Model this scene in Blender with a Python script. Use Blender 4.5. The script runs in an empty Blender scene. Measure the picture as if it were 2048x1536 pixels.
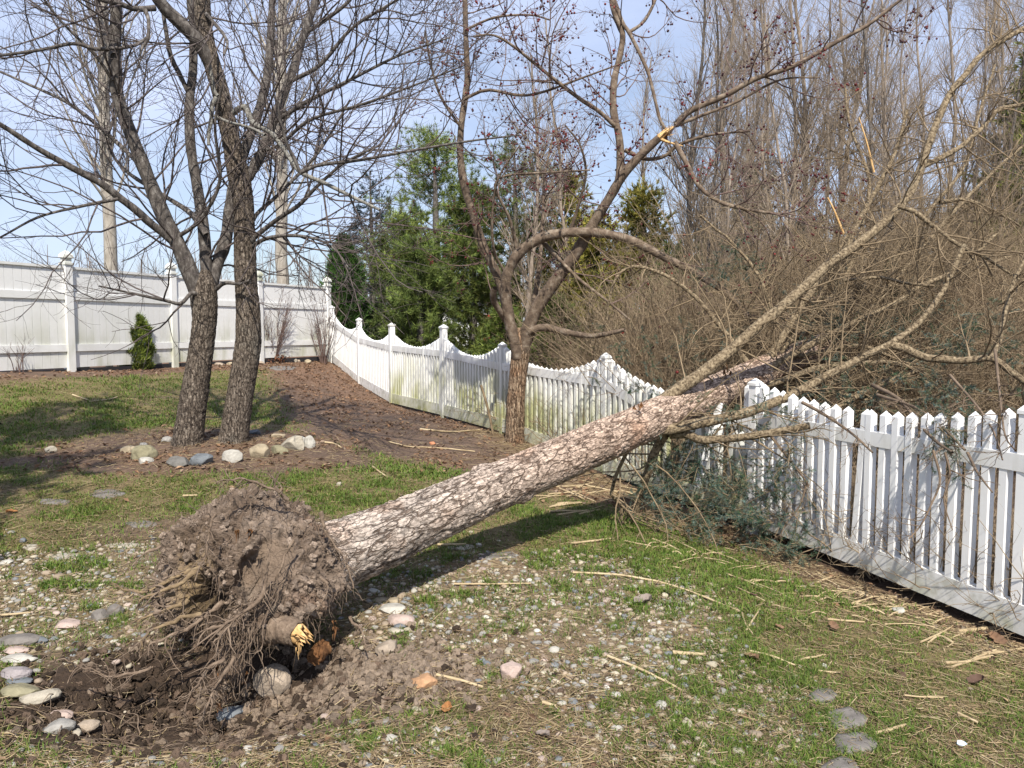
import bpy, math
import numpy as np
from mathutils import Vector

SC = bpy.context.scene
COL = SC.collection
rng = np.random.default_rng(11)

# ------------------------------------------------------------------ camera, light, sky
CAMZ, FPX, HORIZON = 1.65, 1538.0, 660.0
PITCH = math.atan((768 - HORIZON) / FPX)
cam_data = bpy.data.cameras.new('camera')
cam_data.sensor_width = 36.0
cam_data.lens = 36.0 * FPX / 2048.0
cam_data.clip_start, cam_data.clip_end = 0.05, 2000
cam = bpy.data.objects.new('camera', cam_data)
COL.objects.link(cam)
cam.location = (0, 0, CAMZ)
cam.rotation_euler = (math.pi / 2 - PITCH, 0, 0)
SC.camera = cam

SUN_EL = math.radians(48)
SH = (0.1, -0.995)
S = Vector((SH[0] * math.cos(SUN_EL), SH[1] * math.cos(SUN_EL), math.sin(SUN_EL))).normalized()
sun_d = bpy.data.lights.new('sun', 'SUN')
sun_d.energy = 5.0
sun_d.angle = math.radians(0.5)
sun_d.color = (1.0, 0.93, 0.815)
sun = bpy.data.objects.new('sun', sun_d)
COL.objects.link(sun)
sun.rotation_euler = S.to_track_quat('Z', 'Y').to_euler()
sun.location = (4, -8, 14)

world = bpy.data.worlds.new('World')
SC.world = world
world.use_nodes = True
wn, wl = world.node_tree.nodes, world.node_tree.links
wn.clear()
w_out = wn.new('ShaderNodeOutputWorld')
w_bg = wn.new('ShaderNodeBackground')
w_bg.inputs['Strength'].default_value = 0.1
w_sky = wn.new('ShaderNodeTexSky')
w_sky.sky_type = 'NISHITA'
w_sky.sun_disc = False
w_sky.sun_elevation = SUN_EL
w_sky.sun_rotation = math.atan2(SH[0], SH[1])
w_sky.air_density, w_sky.dust_density, w_sky.ozone_density = 1.0, 1.0, 1.0
w_tc = wn.new('ShaderNodeTexCoord')
w_map = wn.new('ShaderNodeMapping')
w_map.inputs['Scale'].default_value = (1.0, 1.0, 2.6)
w_map.inputs['Location'].default_value = (0.35, 0.2, 0.1)
w_no = wn.new('ShaderNodeTexNoise')
w_no.inputs['Scale'].default_value = 2.2
w_no.inputs['Detail'].default_value = 7
w_no.inputs['Roughness'].default_value = 0.55
w_no.inputs['Distortion'].default_value = 0.3
w_rmp = wn.new('ShaderNodeMapRange')
w_rmp.inputs['From Min'].default_value = 0.36
w_rmp.inputs['From Max'].default_value = 0.66
w_rmp.inputs['To Min'].default_value = 0.3
w_rmp.inputs['To Max'].default_value = 0.9
w_mix = wn.new('ShaderNodeMix')
w_mix.data_type = 'RGBA'
w_mix.inputs['B'].default_value = (5.7, 6.5, 8.8, 1)
wl.new(w_tc.outputs['Generated'], w_map.inputs['Vector'])
wl.new(w_map.outputs['Vector'], w_no.inputs['Vector'])
wl.new(w_no.outputs['Fac'], w_rmp.inputs['Value'])
wl.new(w_rmp.outputs['Result'], w_mix.inputs['Factor'])
wl.new(w_sky.outputs['Color'], w_mix.inputs['A'])
wl.new(w_mix.outputs['Result'], w_bg.inputs['Color'])
wl.new(w_bg.outputs['Background'], w_out.inputs['Surface'])

SC.view_settings.view_transform = 'Standard'
SC.view_settings.look = 'None'
SC.view_settings.exposure = 0.5
SC.view_settings.gamma = 1.0
SC.view_settings.use_curve_mapping = False
SC.render.engine = 'CYCLES'
SC.cycles.max_bounces = 6
SC.cycles.transparent_max_bounces = 8

# ------------------------------------------------------------------ numeric helpers
_cp, _sp = math.cos(PITCH), math.sin(PITCH)


def at(px, py, d):
    """world point on the sight line of photo pixel (2048 x 1536) at forward distance d"""
    r = (px - 1024.0) / FPX
    u = (768.0 - py) / FPX
    y = _cp + u * _sp
    z = -_sp + u * _cp
    s = d / y
    return np.array([r * s, d, CAMZ + z * s])


def nrm(v):
    return v / np.maximum(np.linalg.norm(v, axis=-1, keepdims=True), 1e-9)


def _hash(ix, iy, iz):
    h = (ix.astype(np.uint32) * np.uint32(374761393) + iy.astype(np.uint32) * np.uint32(668265263)
         + iz.astype(np.uint32) * np.uint32(2246822519))
    h = (h ^ (h >> np.uint32(13))) * np.uint32(1274126177)
    h = h ^ (h >> np.uint32(16))
    return (h & np.uint32(0xFFFFFF)).astype(np.float64) / float(0xFFFFFF)


def vnoise(p):
    i = np.floor(p).astype(np.int64)
    f = p - i
    u = f * f * (3 - 2 * f)
    o = 0
    for dx in (0, 1):
        for dy in (0, 1):
            for dz in (0, 1):
                w = (u[:, 0] if dx else 1 - u[:, 0]) * (u[:, 1] if dy else 1 - u[:, 1]) * (u[:, 2] if dz else 1 - u[:, 2])
                o = o + w * _hash(i[:, 0] + dx, i[:, 1] + dy, i[:, 2] + dz)
    return o * 2 - 1


def fbm(p, octs=4, gain=0.5):
    a, o, t = 1.0, 0, 0
    p = np.asarray(p, float).copy()
    for k in range(octs):
        o = o + a * vnoise(p + 17.3 * k)
        t += a
        p *= 2.03
        a *= gain
    return o / t


def fbm2(x, y, scale, octs=4, seed=0.0):
    p = np.stack([np.ravel(x) * scale, np.ravel(y) * scale, np.full(np.size(x), seed * 7.7 + 0.5)], 1)
    return fbm(p, octs).reshape(np.shape(x))


def worley(p):
    """F1, F2 and a cell random for points p (N,3)"""
    i = np.floor(p).astype(np.int64)
    n = len(p)
    f1 = np.full(n, 9.0)
    f2 = np.full(n, 9.0)
    cr = np.zeros(n)
    for dx in (-1, 0, 1):
        for dy in (-1, 0, 1):
            for dz in (-1, 0, 1):
                c = i + np.array([dx, dy, dz])
                q = np.stack([_hash(c[:, 0], c[:, 1], c[:, 2]), _hash(c[:, 0] + 91, c[:, 1], c[:, 2]),
                              _hash(c[:, 0], c[:, 1] + 57, c[:, 2])], 1)
                dist = np.linalg.norm(c + q - p, axis=1)
                near = dist < f1
                f2 = np.where(near, f1, np.minimum(f2, dist))
                cr = np.where(near, q[:, 0], cr)
                f1 = np.where(near, dist, f1)
    return f1, f2, cr


def sstep(a, b, x):
    t = np.clip((x - a) / (b - a), 0, 1)
    return t * t * (3 - 2 * t)


# ------------------------------------------------------------------ scene helpers
ORG = {}


def tagit(o, label=None, cat=None, group=None, kind=None):
    if label:
        o['label'] = label
    if cat:
        o['category'] = cat
    if group:
        o['group'] = group
    if kind:
        o['kind'] = kind
    return o


def thing(name, label, cat, loc, group=None):
    o = bpy.data.objects.new(name, None)
    o.empty_display_size = 0.2
    COL.objects.link(o)
    o.location = tuple(loc)
    ORG[o.name] = np.array(loc, float)
    return tagit(o, label, cat, group)


class Acc:
    """collects geometry for one mesh"""

    def __init__(s):
        s.V, s.Q, s.T, s.C, s.n = [], [], [], [], 0

    def add(s, V, Q=None, T=None, C=None):
        V = np.asarray(V, float).reshape(-1, 3)
        if Q is not None and len(Q):
            s.Q.append(np.asarray(Q, np.int64).reshape(-1, 4) + s.n)
        if T is not None and len(T):
            s.T.append(np.asarray(T, np.int64).reshape(-1, 3) + s.n)
        s.V.append(V)
        if C is not None:
            C = np.asarray(C, float)
            s.C.append(np.broadcast_to(C, (len(V), 3)).copy() if C.ndim == 1 else C.reshape(-1, 3))
        else:
            s.C.append(np.full((len(V), 3), 0.5))
        s.n += len(V)
        return s

    def build(s, name, mat, parent=None, origin=None, smooth=True, kind=None, col=False):
        V = np.concatenate(s.V)
        C = np.concatenate(s.C) if col else None
        Q = np.concatenate(s.Q) if s.Q else np.zeros((0, 4), np.int64)
        T = np.concatenate(s.T) if s.T else np.zeros((0, 3), np.int64)
        return link(name, rawmesh(name, V, Q, T, C, smooth, origin, parent), mat, parent, origin, kind)


def rawmesh(name, V, Q, T, C=None, smooth=True, origin=None, parent=None):
    if origin is None:
        origin = ORG[parent.name] if parent is not None else np.zeros(3)
    V = V - np.asarray(origin)
    me = bpy.data.meshes.new(name)
    me.vertices.add(len(V))
    me.vertices.foreach_set('co', V.astype(np.float32).ravel())
    nq, nt = len(Q), len(T)
    me.loops.add(nq * 4 + nt * 3)
    me.loops.foreach_set('vertex_index', np.concatenate([Q.ravel(), T.ravel()]).astype(np.int32))
    me.polygons.add(nq + nt)
    starts = np.concatenate([np.arange(nq) * 4, nq * 4 + np.arange(nt) * 3]).astype(np.int32)
    me.polygons.foreach_set('loop_start', starts)
    me.polygons.foreach_set('loop_total', np.concatenate([np.full(nq, 4), np.full(nt, 3)]).astype(np.int32))
    me.polygons.foreach_set('use_smooth', np.full(nq + nt, smooth, dtype=bool))
    me.update(calc_edges=True)
    me.validate()
    if C is not None:
        a = me.color_attributes.new('col', 'FLOAT_COLOR', 'POINT')
        a.data.foreach_set('color', np.concatenate([C, np.ones((len(C), 1))], 1).astype(np.float32).ravel())
    return me


def link(name, me, mat, parent=None, origin=None, kind=None):
    o = bpy.data.objects.new(name, me)
    if mat is not None:
        me.materials.append(mat)
    COL.objects.link(o)
    base = ORG[parent.name] if parent is not None else np.zeros(3)
    org = np.asarray(base if origin is None else origin, float)
    o.parent = parent
    o.location = tuple(org - base)
    ORG[o.name] = org
    if kind:
        o['kind'] = kind
    return o


def box_vq(c, ax, ay, az, hx, hy, hz, taper=1.0):
    """oriented box; ax, ay, az unit axes, h* half sizes"""
    c, ax, ay, az = (np.asarray(v, float) for v in (c, ax, ay, az))
    V = []
    for sz in (-1, 1):
        k = taper if sz > 0 else 1.0
        for sx, sy in ((-1, -1), (1, -1), (1, 1), (-1, 1)):
            V.append(c + ax * hx * sx * k + ay * hy * sy * k + az * hz * sz)
    Q = [(3, 2, 1, 0), (4, 5, 6, 7), (0, 1, 5, 4), (1, 2, 6, 5), (2, 3, 7, 6), (3, 0, 4, 7)]
    return np.array(V), np.array(Q)


def tubes(P, R, sides=5, frac=None):
    """P (N,K,3), R (N,K) -> vertices and quads"""
    N, K, _ = P.shape
    T = nrm(np.gradient(P, axis=1))
    m = np.abs(nrm(P[:, -1] - P[:, 0]))
    ref = np.eye(3)[np.argmin(m, axis=1)][:, None, :]
    n = nrm(np.cross(T, np.broadcast_to(ref, T.shape)))
    b = np.cross(T, n)
    a = np.arange(sides) * 2 * math.pi / sides
    V = (P[:, :, None, :] + R[:, :, None, None] * (np.cos(a)[None, None, :, None] * n[:, :, None, :]
                                                   + np.sin(a)[None, None, :, None] * b[:, :, None, :]))
    idx = np.arange(N * K * sides).reshape(N, K, sides)
    i0, i1 = idx[:, :-1, :], idx[:, 1:, :]
    Q = np.stack([i0, np.roll(i0, -1, 2), np.roll(i1, -1, 2), i1], -1).reshape(-1, 4)
    return V.reshape(-1, 3), Q


def catmull(pts, K):
    pts = np.asarray(pts, float)
    if len(pts) == 2:
        t = np.linspace(0, 1, K)[:, None]
        return pts[0] * (1 - t) + pts[1] * t
    P = np.vstack([2 * pts[0] - pts[1], pts, 2 * pts[-1] - pts[-2]])
    seg = np.linalg.norm(np.diff(pts, axis=0), axis=1)
    cum = np.concatenate([[0], np.cumsum(seg)]) / seg.sum()
    u = np.linspace(0, 1, K)
    k = np.clip(np.searchsorted(cum, u, side='right') - 1, 0, len(seg) - 1)
    t = ((u - cum[k]) / np.maximum(cum[k + 1] - cum[k], 1e-9))[:, None]
    p0, p1, p2, p3 = P[k], P[k + 1], P[k + 2], P[k + 3]
    return 0.5 * (2 * p1 + (p2 - p0) * t + (2 * p0 - 5 * p1 + 4 * p2 - p3) * t ** 2 + (3 * p1 - p0 - 3 * p2 + p3) * t ** 3)


def trace(path, d0, d1, w0, w1, K=24, wob=0.0, dmid=None):
    """a limb seen through the listed photo pixels between two depths -> points, radii"""
    q = catmull(path, K)
    t = np.linspace(0, 1, K)
    d = d0 + (d1 - d0) * t
    if dmid is not None:
        d = d + dmid * 4 * t * (1 - t)
    P = np.array([at(a[0], a[1], dd) for a, dd in zip(q, d)])
    R = (w0 + (w1 - w0) * t) * 0.5 * d / FPX
    if wob:
        P = P + fbm(P * 3.1, 3)[:, None] * wob * np.array([1, 1, 0.6])
    return P, R


def interp(P, R, ti):
    """sample N x K polylines P at per-row t"""
    K = P.shape[1]
    x = ti * (K - 1)
    k = np.clip(np.floor(x).astype(int), 0, K - 2)
    f = (x - k)[:, None]
    r = np.arange(len(P))
    p = P[r, k] * (1 - f) + P[r, k + 1] * f
    rad = R[r, k] * (1 - f[:, 0]) + R[r, k + 1] * f[:, 0]
    return p, nrm(P[r, k + 1] - P[r, k]), rad


def grow(P, R, n, L, ang=(35, 65), K=5, wig=0.18, up=0.05, tmin=0.15, tmax=1.0, rs=0.6, rmax=1.0, rtip=0.3, G=None, Lfall=0.4, bias=None):
    """n children on the polylines P; returns their points and radii"""
    G = G or rng
    ln = np.linalg.norm(np.diff(P, axis=1), axis=2).sum(1)
    idx = G.choice(len(P), n, p=ln / ln.sum())
    t = tmin + (tmax - tmin) * G.random(n)
    p, d, rad = interp(P[idx], R[idx], t)
    perp = G.normal(size=(n, 3))
    if bias is not None:
        perp += np.asarray(bias)
    perp = nrm(perp - (perp * d).sum(1, keepdims=True) * d)
    a = np.radians(ang[0] + (ang[1] - ang[0]) * G.random(n))[:, None]
    d = nrm(d * np.cos(a) + perp * np.sin(a))
    L = (L[0] + (L[1] - L[0]) * G.random(n)) * (1 - Lfall * t)
    out = np.zeros((n, K, 3))
    out[:, 0] = p
    step = (L / (K - 1))[:, None]
    for k in range(1, K):
        d = nrm(d + G.normal(size=(n, 3)) * wig + np.array([0, 0, up]))
        out[:, k] = out[:, k - 1] + d * step
    r0 = np.minimum(rad * rs, rmax)
    rr = r0[:, None] * np.linspace(1, rtip, K)[None, :]
    return out, rr


def stackpoly(lst, K=24):
    Ps, Rs = [], []
    for P, R in lst:
        k = np.linspace(0, len(P) - 1, K)
        i = np.clip(k.astype(int), 0, len(P) - 2)
        f = (k - i)[:, None]
        Ps.append(P[i] * (1 - f) + P[i + 1] * f)
        Rs.append(R[i] * (1 - f[:, 0]) + R[i + 1] * f[:, 0])
    return np.array(Ps), np.array(Rs)


def ico(sub):
    t = (1 + 5 ** 0.5) / 2
    V = nrm(np.array([(-1, t, 0), (1, t, 0), (-1, -t, 0), (1, -t, 0), (0, -1, t), (0, 1, t), (0, -1, -t), (0, 1, -t),
                      (t, 0, -1), (t, 0, 1), (-t, 0, -1), (-t, 0, 1)], float))
    F = np.array([(0, 11, 5), (0, 5, 1), (0, 1, 7), (0, 7, 10), (0, 10, 11), (1, 5, 9), (5, 11, 4), (11, 10, 2), (10, 7, 6), (7, 1, 8),
                  (3, 9, 4), (3, 4, 2), (3, 2, 6), (3, 6, 8), (3, 8, 9), (4, 9, 5), (2, 4, 11), (6, 2, 10), (8, 6, 7), (9, 8, 1)])
    for _ in range(sub):
        E = np.sort(np.concatenate([F[:, [0, 1]], F[:, [1, 2]], F[:, [2, 0]]]), axis=1)
        U, inv = np.unique(E, axis=0, return_inverse=True)
        inv = inv.reshape(-1)
        mid = nrm(V[U[:, 0]] + V[U[:, 1]])
        n, m = len(V), len(F)
        a, b, c = n + inv[:m], n + inv[m:2 * m], n + inv[2 * m:]
        V = np.concatenate([V, mid])
        F = np.concatenate([np.stack([F[:, 0], a, c], 1), np.stack([F[:, 1], b, a], 1), np.stack([F[:, 2], c, b], 1), np.stack([a, b, c], 1)])
    return V, F


ICO = [ico(k) for k in range(7)]


# ------------------------------------------------------------------ materials
def material(name, ramp, scale=6.0, detail=6, stretch=(1, 1, 1), rough=0.9, bump=None, attr=False, attr_mix=0.35, coords='Object',
             spec=0.25, extra=None, translucent=0.0):
    m = bpy.data.materials.new(name)
    m.use_nodes = True
    nt = m.node_tree
    N, L = nt.nodes, nt.links
    N.clear()
    out = N.new('ShaderNodeOutputMaterial')
    bs = N.new('ShaderNodeBsdfPrincipled')
    bs.inputs['Roughness'].default_value = rough
    bs.inputs['Specular IOR Level'].default_value = spec
    L.new(bs.outputs[0], out.inputs['Surface'])
    tc = N.new('ShaderNodeTexCoord')
    mp = N.new('ShaderNodeMapping')
    mp.inputs['Scale'].default_value = stretch
    L.new(tc.outputs[coords], mp.inputs['Vector'])
    no = N.new('ShaderNodeTexNoise')
    no.inputs['Scale'].default_value = scale
    no.inputs['Detail'].default_value = detail
    no.inputs['Roughness'].default_value = 0.62
    L.new(mp.outputs[0], no.inputs['Vector'])
    rp = N.new('ShaderNodeValToRGB')
    els = rp.color_ramp.elements
    while len(els) < len(ramp):
        els.new(0.5)
    for e, (pos, c) in zip(els, ramp):
        e.position = pos
        e.color = (*c, 1)
    L.new(no.outputs['Fac'], rp.inputs['Fac'])
    colour = rp.outputs['Color']
    if attr:
        at_ = N.new('ShaderNodeVertexColor')
        at_.layer_name = 'col'
        if attr_mix >= 1:
            mx = N.new('ShaderNodeMix')
            mx.data_type = 'RGBA'
            mx.blend_type = 'MULTIPLY'
            mx.inputs['Factor'].default_value = 1.0
            L.new(at_.outputs['Color'], mx.inputs['A'])
            L.new(colour, mx.inputs['B'])
        else:
            mx = N.new('ShaderNodeMix')
            mx.data_type = 'RGBA'
            mx.inputs['Factor'].default_value = attr_mix
            L.new(at_.outputs['Color'], mx.inputs['A'])
            L.new(colour, mx.inputs['B'])
        colour = mx.outputs['Result']
    if extra:
        colour = extra(nt, tc, colour)
    L.new(colour, bs.inputs['Base Color'])
    if bump:
        bscale, bstr, bdist = bump
        n2 = N.new('ShaderNodeTexNoise')
        n2.inputs['Scale'].default_value = bscale
        n2.inputs['Detail'].default_value = 8
        n2.inputs['Roughness'].default_value = 0.65
        L.new(mp.outputs[0], n2.inputs['Vector'])
        bp = N.new('ShaderNodeBump')
        bp.inputs['Strength'].default_value = bstr
        bp.inputs['Distance'].default_value = bdist
        L.new(n2.outputs['Fac'], bp.inputs['Height'])
        L.new(bp.outputs['Normal'], bs.inputs['Normal'])
    if translucent:
        tr = N.new('ShaderNodeBsdfTranslucent')
        ms = N.new('ShaderNodeMixShader')
        ms.inputs[0].default_value = translucent
        L.new(colour, tr.inputs['Color'])
        L.new(bs.outputs[0], ms.inputs[1])
        L.new(tr.outputs[0], ms.inputs[2])
        L.new(ms.outputs[0], out.inputs['Surface'])
    return m


def _math(nt, op, a, b=None):
    n = nt.nodes.new('ShaderNodeMath')
    n.operation = op
    for i, v in enumerate((a, b)):
        if v is None:
            continue
        if isinstance(v, (int, float)):
            n.inputs[i].default_value = v
        else:
            nt.links.new(v, n.inputs[i])
    return n.outputs[0]


def stain(colour, z_top, strength, nscale=(22, 22, 2.0), noise_lo=0.4, noise_hi=0.62):
    """dirt or algae growing from the bottom edge of a part (object z = 0) upwards"""
    def f(nt, tc, base):
        N, L = nt.nodes, nt.links
        geo = N.new('ShaderNodeNewGeometry')
        mp = N.new('ShaderNodeMapping')
        mp.inputs['Scale'].default_value = nscale
        L.new(geo.outputs['Position'], mp.inputs['Vector'])
        no = N.new('ShaderNodeTexNoise')
        no.inputs['Scale'].default_value = 1.0
        no.inputs['Detail'].default_value = 5
        L.new(mp.outputs[0], no.inputs['Vector'])
        big = N.new('ShaderNodeTexNoise')
        big.inputs['Scale'].default_value = 1.1
        L.new(geo.outputs['Position'], big.inputs['Vector'])
        sep = N.new('ShaderNodeSeparateXYZ')
        L.new(tc.outputs['Object'], sep.inputs[0])
        h = N.new('ShaderNodeMapRange')
        h.inputs['From Min'].default_value = z_top
        h.inputs['From Max'].default_value = 0.0
        h.interpolation_type = 'SMOOTHSTEP'
        L.new(sep.outputs['Z'], h.inputs['Value'])
        nn = N.new('ShaderNodeMapRange')
        nn.inputs['From Min'].default_value = noise_lo
        nn.inputs['From Max'].default_value = noise_hi
        L.new(no.outputs['Fac'], nn.inputs['Value'])
        bb = N.new('ShaderNodeMapRange')
        bb.inputs['From Min'].default_value = 0.38
        bb.inputs['From Max'].default_value = 0.6
        L.new(big.outputs['Fac'], bb.inputs['Value'])
        fac = _math(nt, 'MULTIPLY', _math(nt, 'MULTIPLY', h.outputs[0], _math(nt, 'ADD', _math(nt, 'MULTIPLY', nn.outputs[0], 0.7), 0.3)),
                    _math(nt, 'MULTIPLY', _math(nt, 'ADD', bb.outputs[0], 0.25), strength))
        fac = _math(nt, 'MINIMUM', fac, 0.9)
        mx = N.new('ShaderNodeMix')
        mx.data_type = 'RGBA'
        mx.inputs['B'].default_value = (*colour, 1)
        L.new(fac, mx.inputs['Factor'])
        L.new(base, mx.inputs['A'])
        return mx.outputs['Result']
    return f


M = {}
M['vinyl'] = material('white vinyl', [(0.3, (0.76, 0.765, 0.77)), (0.7, (0.84, 0.845, 0.85))], 5, rough=0.42, spec=0.4,
                      extra=stain((0.44, 0.43, 0.36), 0.3, 0.6))
M['vinyl_algae'] = material('white vinyl with algae', [(0.3, (0.74, 0.745, 0.74)), (0.7, (0.83, 0.835, 0.83))], 5, rough=0.5, spec=0.35,
                            extra=stain((0.34, 0.35, 0.15), 1.25, 1.35, noise_lo=0.35, noise_hi=0.6))
M['vinyl_rail'] = material('white vinyl rail with splashed dirt', [(0.32, (0.5, 0.5, 0.46)), (0.5, (0.72, 0.725, 0.72)), (0.7, (0.82, 0.825, 0.83))], 9, detail=9,
                           rough=0.5, spec=0.35, extra=stain((0.34, 0.35, 0.18), 0.26, 0.7, nscale=(6, 6, 6)))
M['vinyl_rail_algae'] = material('white vinyl rail green with algae', [(0.3, (0.42, 0.43, 0.26)), (0.55, (0.6, 0.6, 0.5)), (0.75, (0.75, 0.75, 0.7))], 9, detail=9,
                                 rough=0.6, extra=stain((0.3, 0.31, 0.13), 0.3, 0.9, nscale=(6, 6, 6)))
M['privacy'] = material('white vinyl boards', [(0.3, (0.66, 0.665, 0.665)), (0.7, (0.78, 0.785, 0.785))], 3, rough=0.45, spec=0.35,
                        extra=stain((0.4, 0.41, 0.3), 1.3, 0.8, nscale=(5, 5, 1.2)))
M['maple_limb'] = material('dark maple limb bark', [(0.3, (0.034, 0.03, 0.028)), (0.5, (0.088, 0.077, 0.07)), (0.7, (0.22, 0.205, 0.19))], 26, stretch=(1, 1, 0.5),
                           bump=(36, 0.6, 0.01))
M['lichen_limb'] = material('lichen grey bark', [(0.3, (0.09, 0.082, 0.075)), (0.55, (0.21, 0.205, 0.185)), (0.75, (0.36, 0.355, 0.32))], 28, bump=(40, 0.6, 0.01))
M['twig_maple'] = material('maple twig', [(0.3, (0.06, 0.05, 0.048)), (0.7, (0.14, 0.115, 0.108))], 8)
M['poplar_bark'] = material('pale poplar bark', [(0.3, (0.2, 0.175, 0.145)), (0.55, (0.34, 0.31, 0.27)), (0.75, (0.43, 0.4, 0.36))], 5, stretch=(2, 2, 0.6), bump=(8, 0.6, 0.03))
M['twig_far'] = material('far twig', [(0.3, (0.15, 0.125, 0.115)), (0.7, (0.26, 0.22, 0.2))], 4)
M['crab_limb'] = material('grey crabapple limb', [(0.3, (0.062, 0.045, 0.034)), (0.52, (0.155, 0.115, 0.085)), (0.75, (0.33, 0.28, 0.22))], 12, bump=(30, 0.7, 0.01))
M['twig_crab'] = material('crabapple twig', [(0.3, (0.09, 0.06, 0.055)), (0.7, (0.2, 0.14, 0.12))], 8)
M['fruit'] = material('dark red crab fruit', [(0.38, (0.04, 0.014, 0.016)), (0.52, (0.09, 0.02, 0.02)), (0.72, (0.26, 0.035, 0.03))], 1.7, rough=0.45)
M['raw_wood'] = material('fresh torn wood', [(0.3, (0.46, 0.25, 0.09)), (0.6, (0.68, 0.46, 0.22)), (0.8, (0.78, 0.62, 0.38))], 30, stretch=(1, 1, 0.2), bump=(60, 0.7, 0.01))
M['old_wood'] = material('rusty rotten wood', [(0.3, (0.07, 0.03, 0.012)), (0.55, (0.16, 0.075, 0.03)), (0.75, (0.32, 0.17, 0.075))], 24, bump=(40, 0.8, 0.01))


def bark_mat(name, ramp, crack, s1, s2, attr=None, warp=0.55, w1=0.1, w2=0.09, bump=0.014, patch=None):
    """bark: two generations of elongated plates with narrow dark cracks between them"""
    m = bpy.data.materials.new(name)
    m.use_nodes = True
    nt = m.node_tree
    N, L = nt.nodes, nt.links
    bs = N['Principled BSDF']
    bs.inputs['Roughness'].default_value = 0.92
    bs.inputs['Specular IOR Level'].default_value = 0.2
    if attr:
        a = N.new('ShaderNodeAttribute')
        a.attribute_name = attr
        vec = a.outputs['Vector']
    else:
        vec = N.new('ShaderNodeTexCoord').outputs['Object']

    def edge(scale, width, seed):
        mp = N.new('ShaderNodeMapping')
        mp.inputs['Scale'].default_value = scale
        mp.inputs['Location'].default_value = (seed, seed * 0.7, seed * 1.3)
        L.new(vec, mp.inputs['Vector'])
        no = N.new('ShaderNodeTexNoise')
        no.inputs['Scale'].default_value = 1.3
        no.inputs['Detail'].default_value = 4
        L.new(mp.outputs[0], no.inputs['Vector'])
        sc = N.new('ShaderNodeVectorMath')
        sc.operation = 'SCALE'
        sc.inputs['Scale'].default_value = warp * 2.2
        L.new(no.outputs['Color'], sc.inputs[0])
        ad = N.new('ShaderNodeVectorMath')
        ad.operation = 'ADD'
        L.new(mp.outputs[0], ad.inputs[0])
        L.new(sc.outputs[0], ad.inputs[1])
        v = N.new('ShaderNodeTexVoronoi')
        v.feature = 'DISTANCE_TO_EDGE'
        v.inputs['Scale'].default_value = 1.0
        L.new(ad.outputs[0], v.inputs['Vector'])
        c = N.new('ShaderNodeTexVoronoi')
        c.inputs['Scale'].default_value = 1.0
        L.new(ad.outputs[0], c.inputs['Vector'])
        r = N.new('ShaderNodeMapRange')
        r.inputs['From Max'].default_value = width
        r.interpolation_type = 'SMOOTHSTEP'
        L.new(v.outputs['Distance'], r.inputs['Value'])
        return r.outputs[0], c.outputs['Color']
    e1, c1 = edge(s1, w1, 0.0)
    e2, c2 = edge(s2, w2, 5.0)
    e2s = _math(nt, 'ADD', _math(nt, 'MULTIPLY', e2, 0.45), 0.55)
    h = _math(nt, 'MULTIPLY', e1, e2s)
    no = N.new('ShaderNodeTexNoise')
    no.inputs['Scale'].default_value = 34
    no.inputs['Detail'].default_value = 9
    no.inputs['Roughness'].default_value = 0.7
    L.new(vec, no.inputs['Vector'])
    sepc = N.new('ShaderNodeSeparateColor')
    L.new(c2, sepc.inputs[0])
    fac = _math(nt, 'ADD', _math(nt, 'MULTIPLY', no.outputs['Fac'], 0.75), _math(nt, 'MULTIPLY', sepc.outputs[0], 0.25))
    rp = N.new('ShaderNodeValToRGB')
    els = rp.color_ramp.elements
    while len(els) < len(ramp):
        els.new(0.5)
    for e, (pos, c) in zip(els, ramp):
        e.position = pos
        e.color = (*c, 1)
    L.new(fac, rp.inputs['Fac'])
    plate = rp.outputs['Color']
    if patch:
        pn = N.new('ShaderNodeTexNoise')
        pn.inputs['Scale'].default_value = patch[1]
        pn.inputs['Detail'].default_value = 5
        L.new(vec, pn.inputs['Vector'])
        pr = N.new('ShaderNodeMapRange')
        pr.inputs['From Min'].default_value = patch[2]
        pr.inputs['From Max'].default_value = patch[3]
        pr.inputs['To Max'].default_value = patch[4]
        L.new(pn.outputs['Fac'], pr.inputs['Value'])
        mp_ = N.new('ShaderNodeMix')
        mp_.data_type = 'RGBA'
        mp_.inputs['B'].default_value = (*patch[0], 1)
        L.new(pr.outputs[0], mp_.inputs['Factor'])
        L.new(plate, mp_.inputs['A'])
        plate = mp_.outputs['Result']
    mx = N.new('ShaderNodeMix')
    mx.data_type = 'RGBA'
    mx.inputs['A'].default_value = (*crack, 1)
    L.new(h, mx.inputs['Factor'])
    L.new(plate, mx.inputs['B'])
    colour = mx.outputs['Result']
    if attr:
        vc = N.new('ShaderNodeVertexColor')
        vc.layer_name = 'col'
        mm = N.new('ShaderNodeMix')
        mm.data_type = 'RGBA'
        mm.blend_type = 'MULTIPLY'
        mm.inputs['Factor'].default_value = 1.0
        L.new(colour, mm.inputs['A'])
        L.new(vc.outputs['Color'], mm.inputs['B'])
        colour = mm.outputs['Result']
    L.new(colour, bs.inputs['Base Color'])
    bp = N.new('ShaderNodeBump')
    bp.inputs['Strength'].default_value = 0.9
    bp.inputs['Distance'].default_value = bump
    L.new(_math(nt, 'ADD', h, _math(nt, 'MULTIPLY', no.outputs['Fac'], 0.45)), bp.inputs['Height'])
    L.new(bp.outputs['Normal'], bs.inputs['Normal'])
    return m


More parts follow.
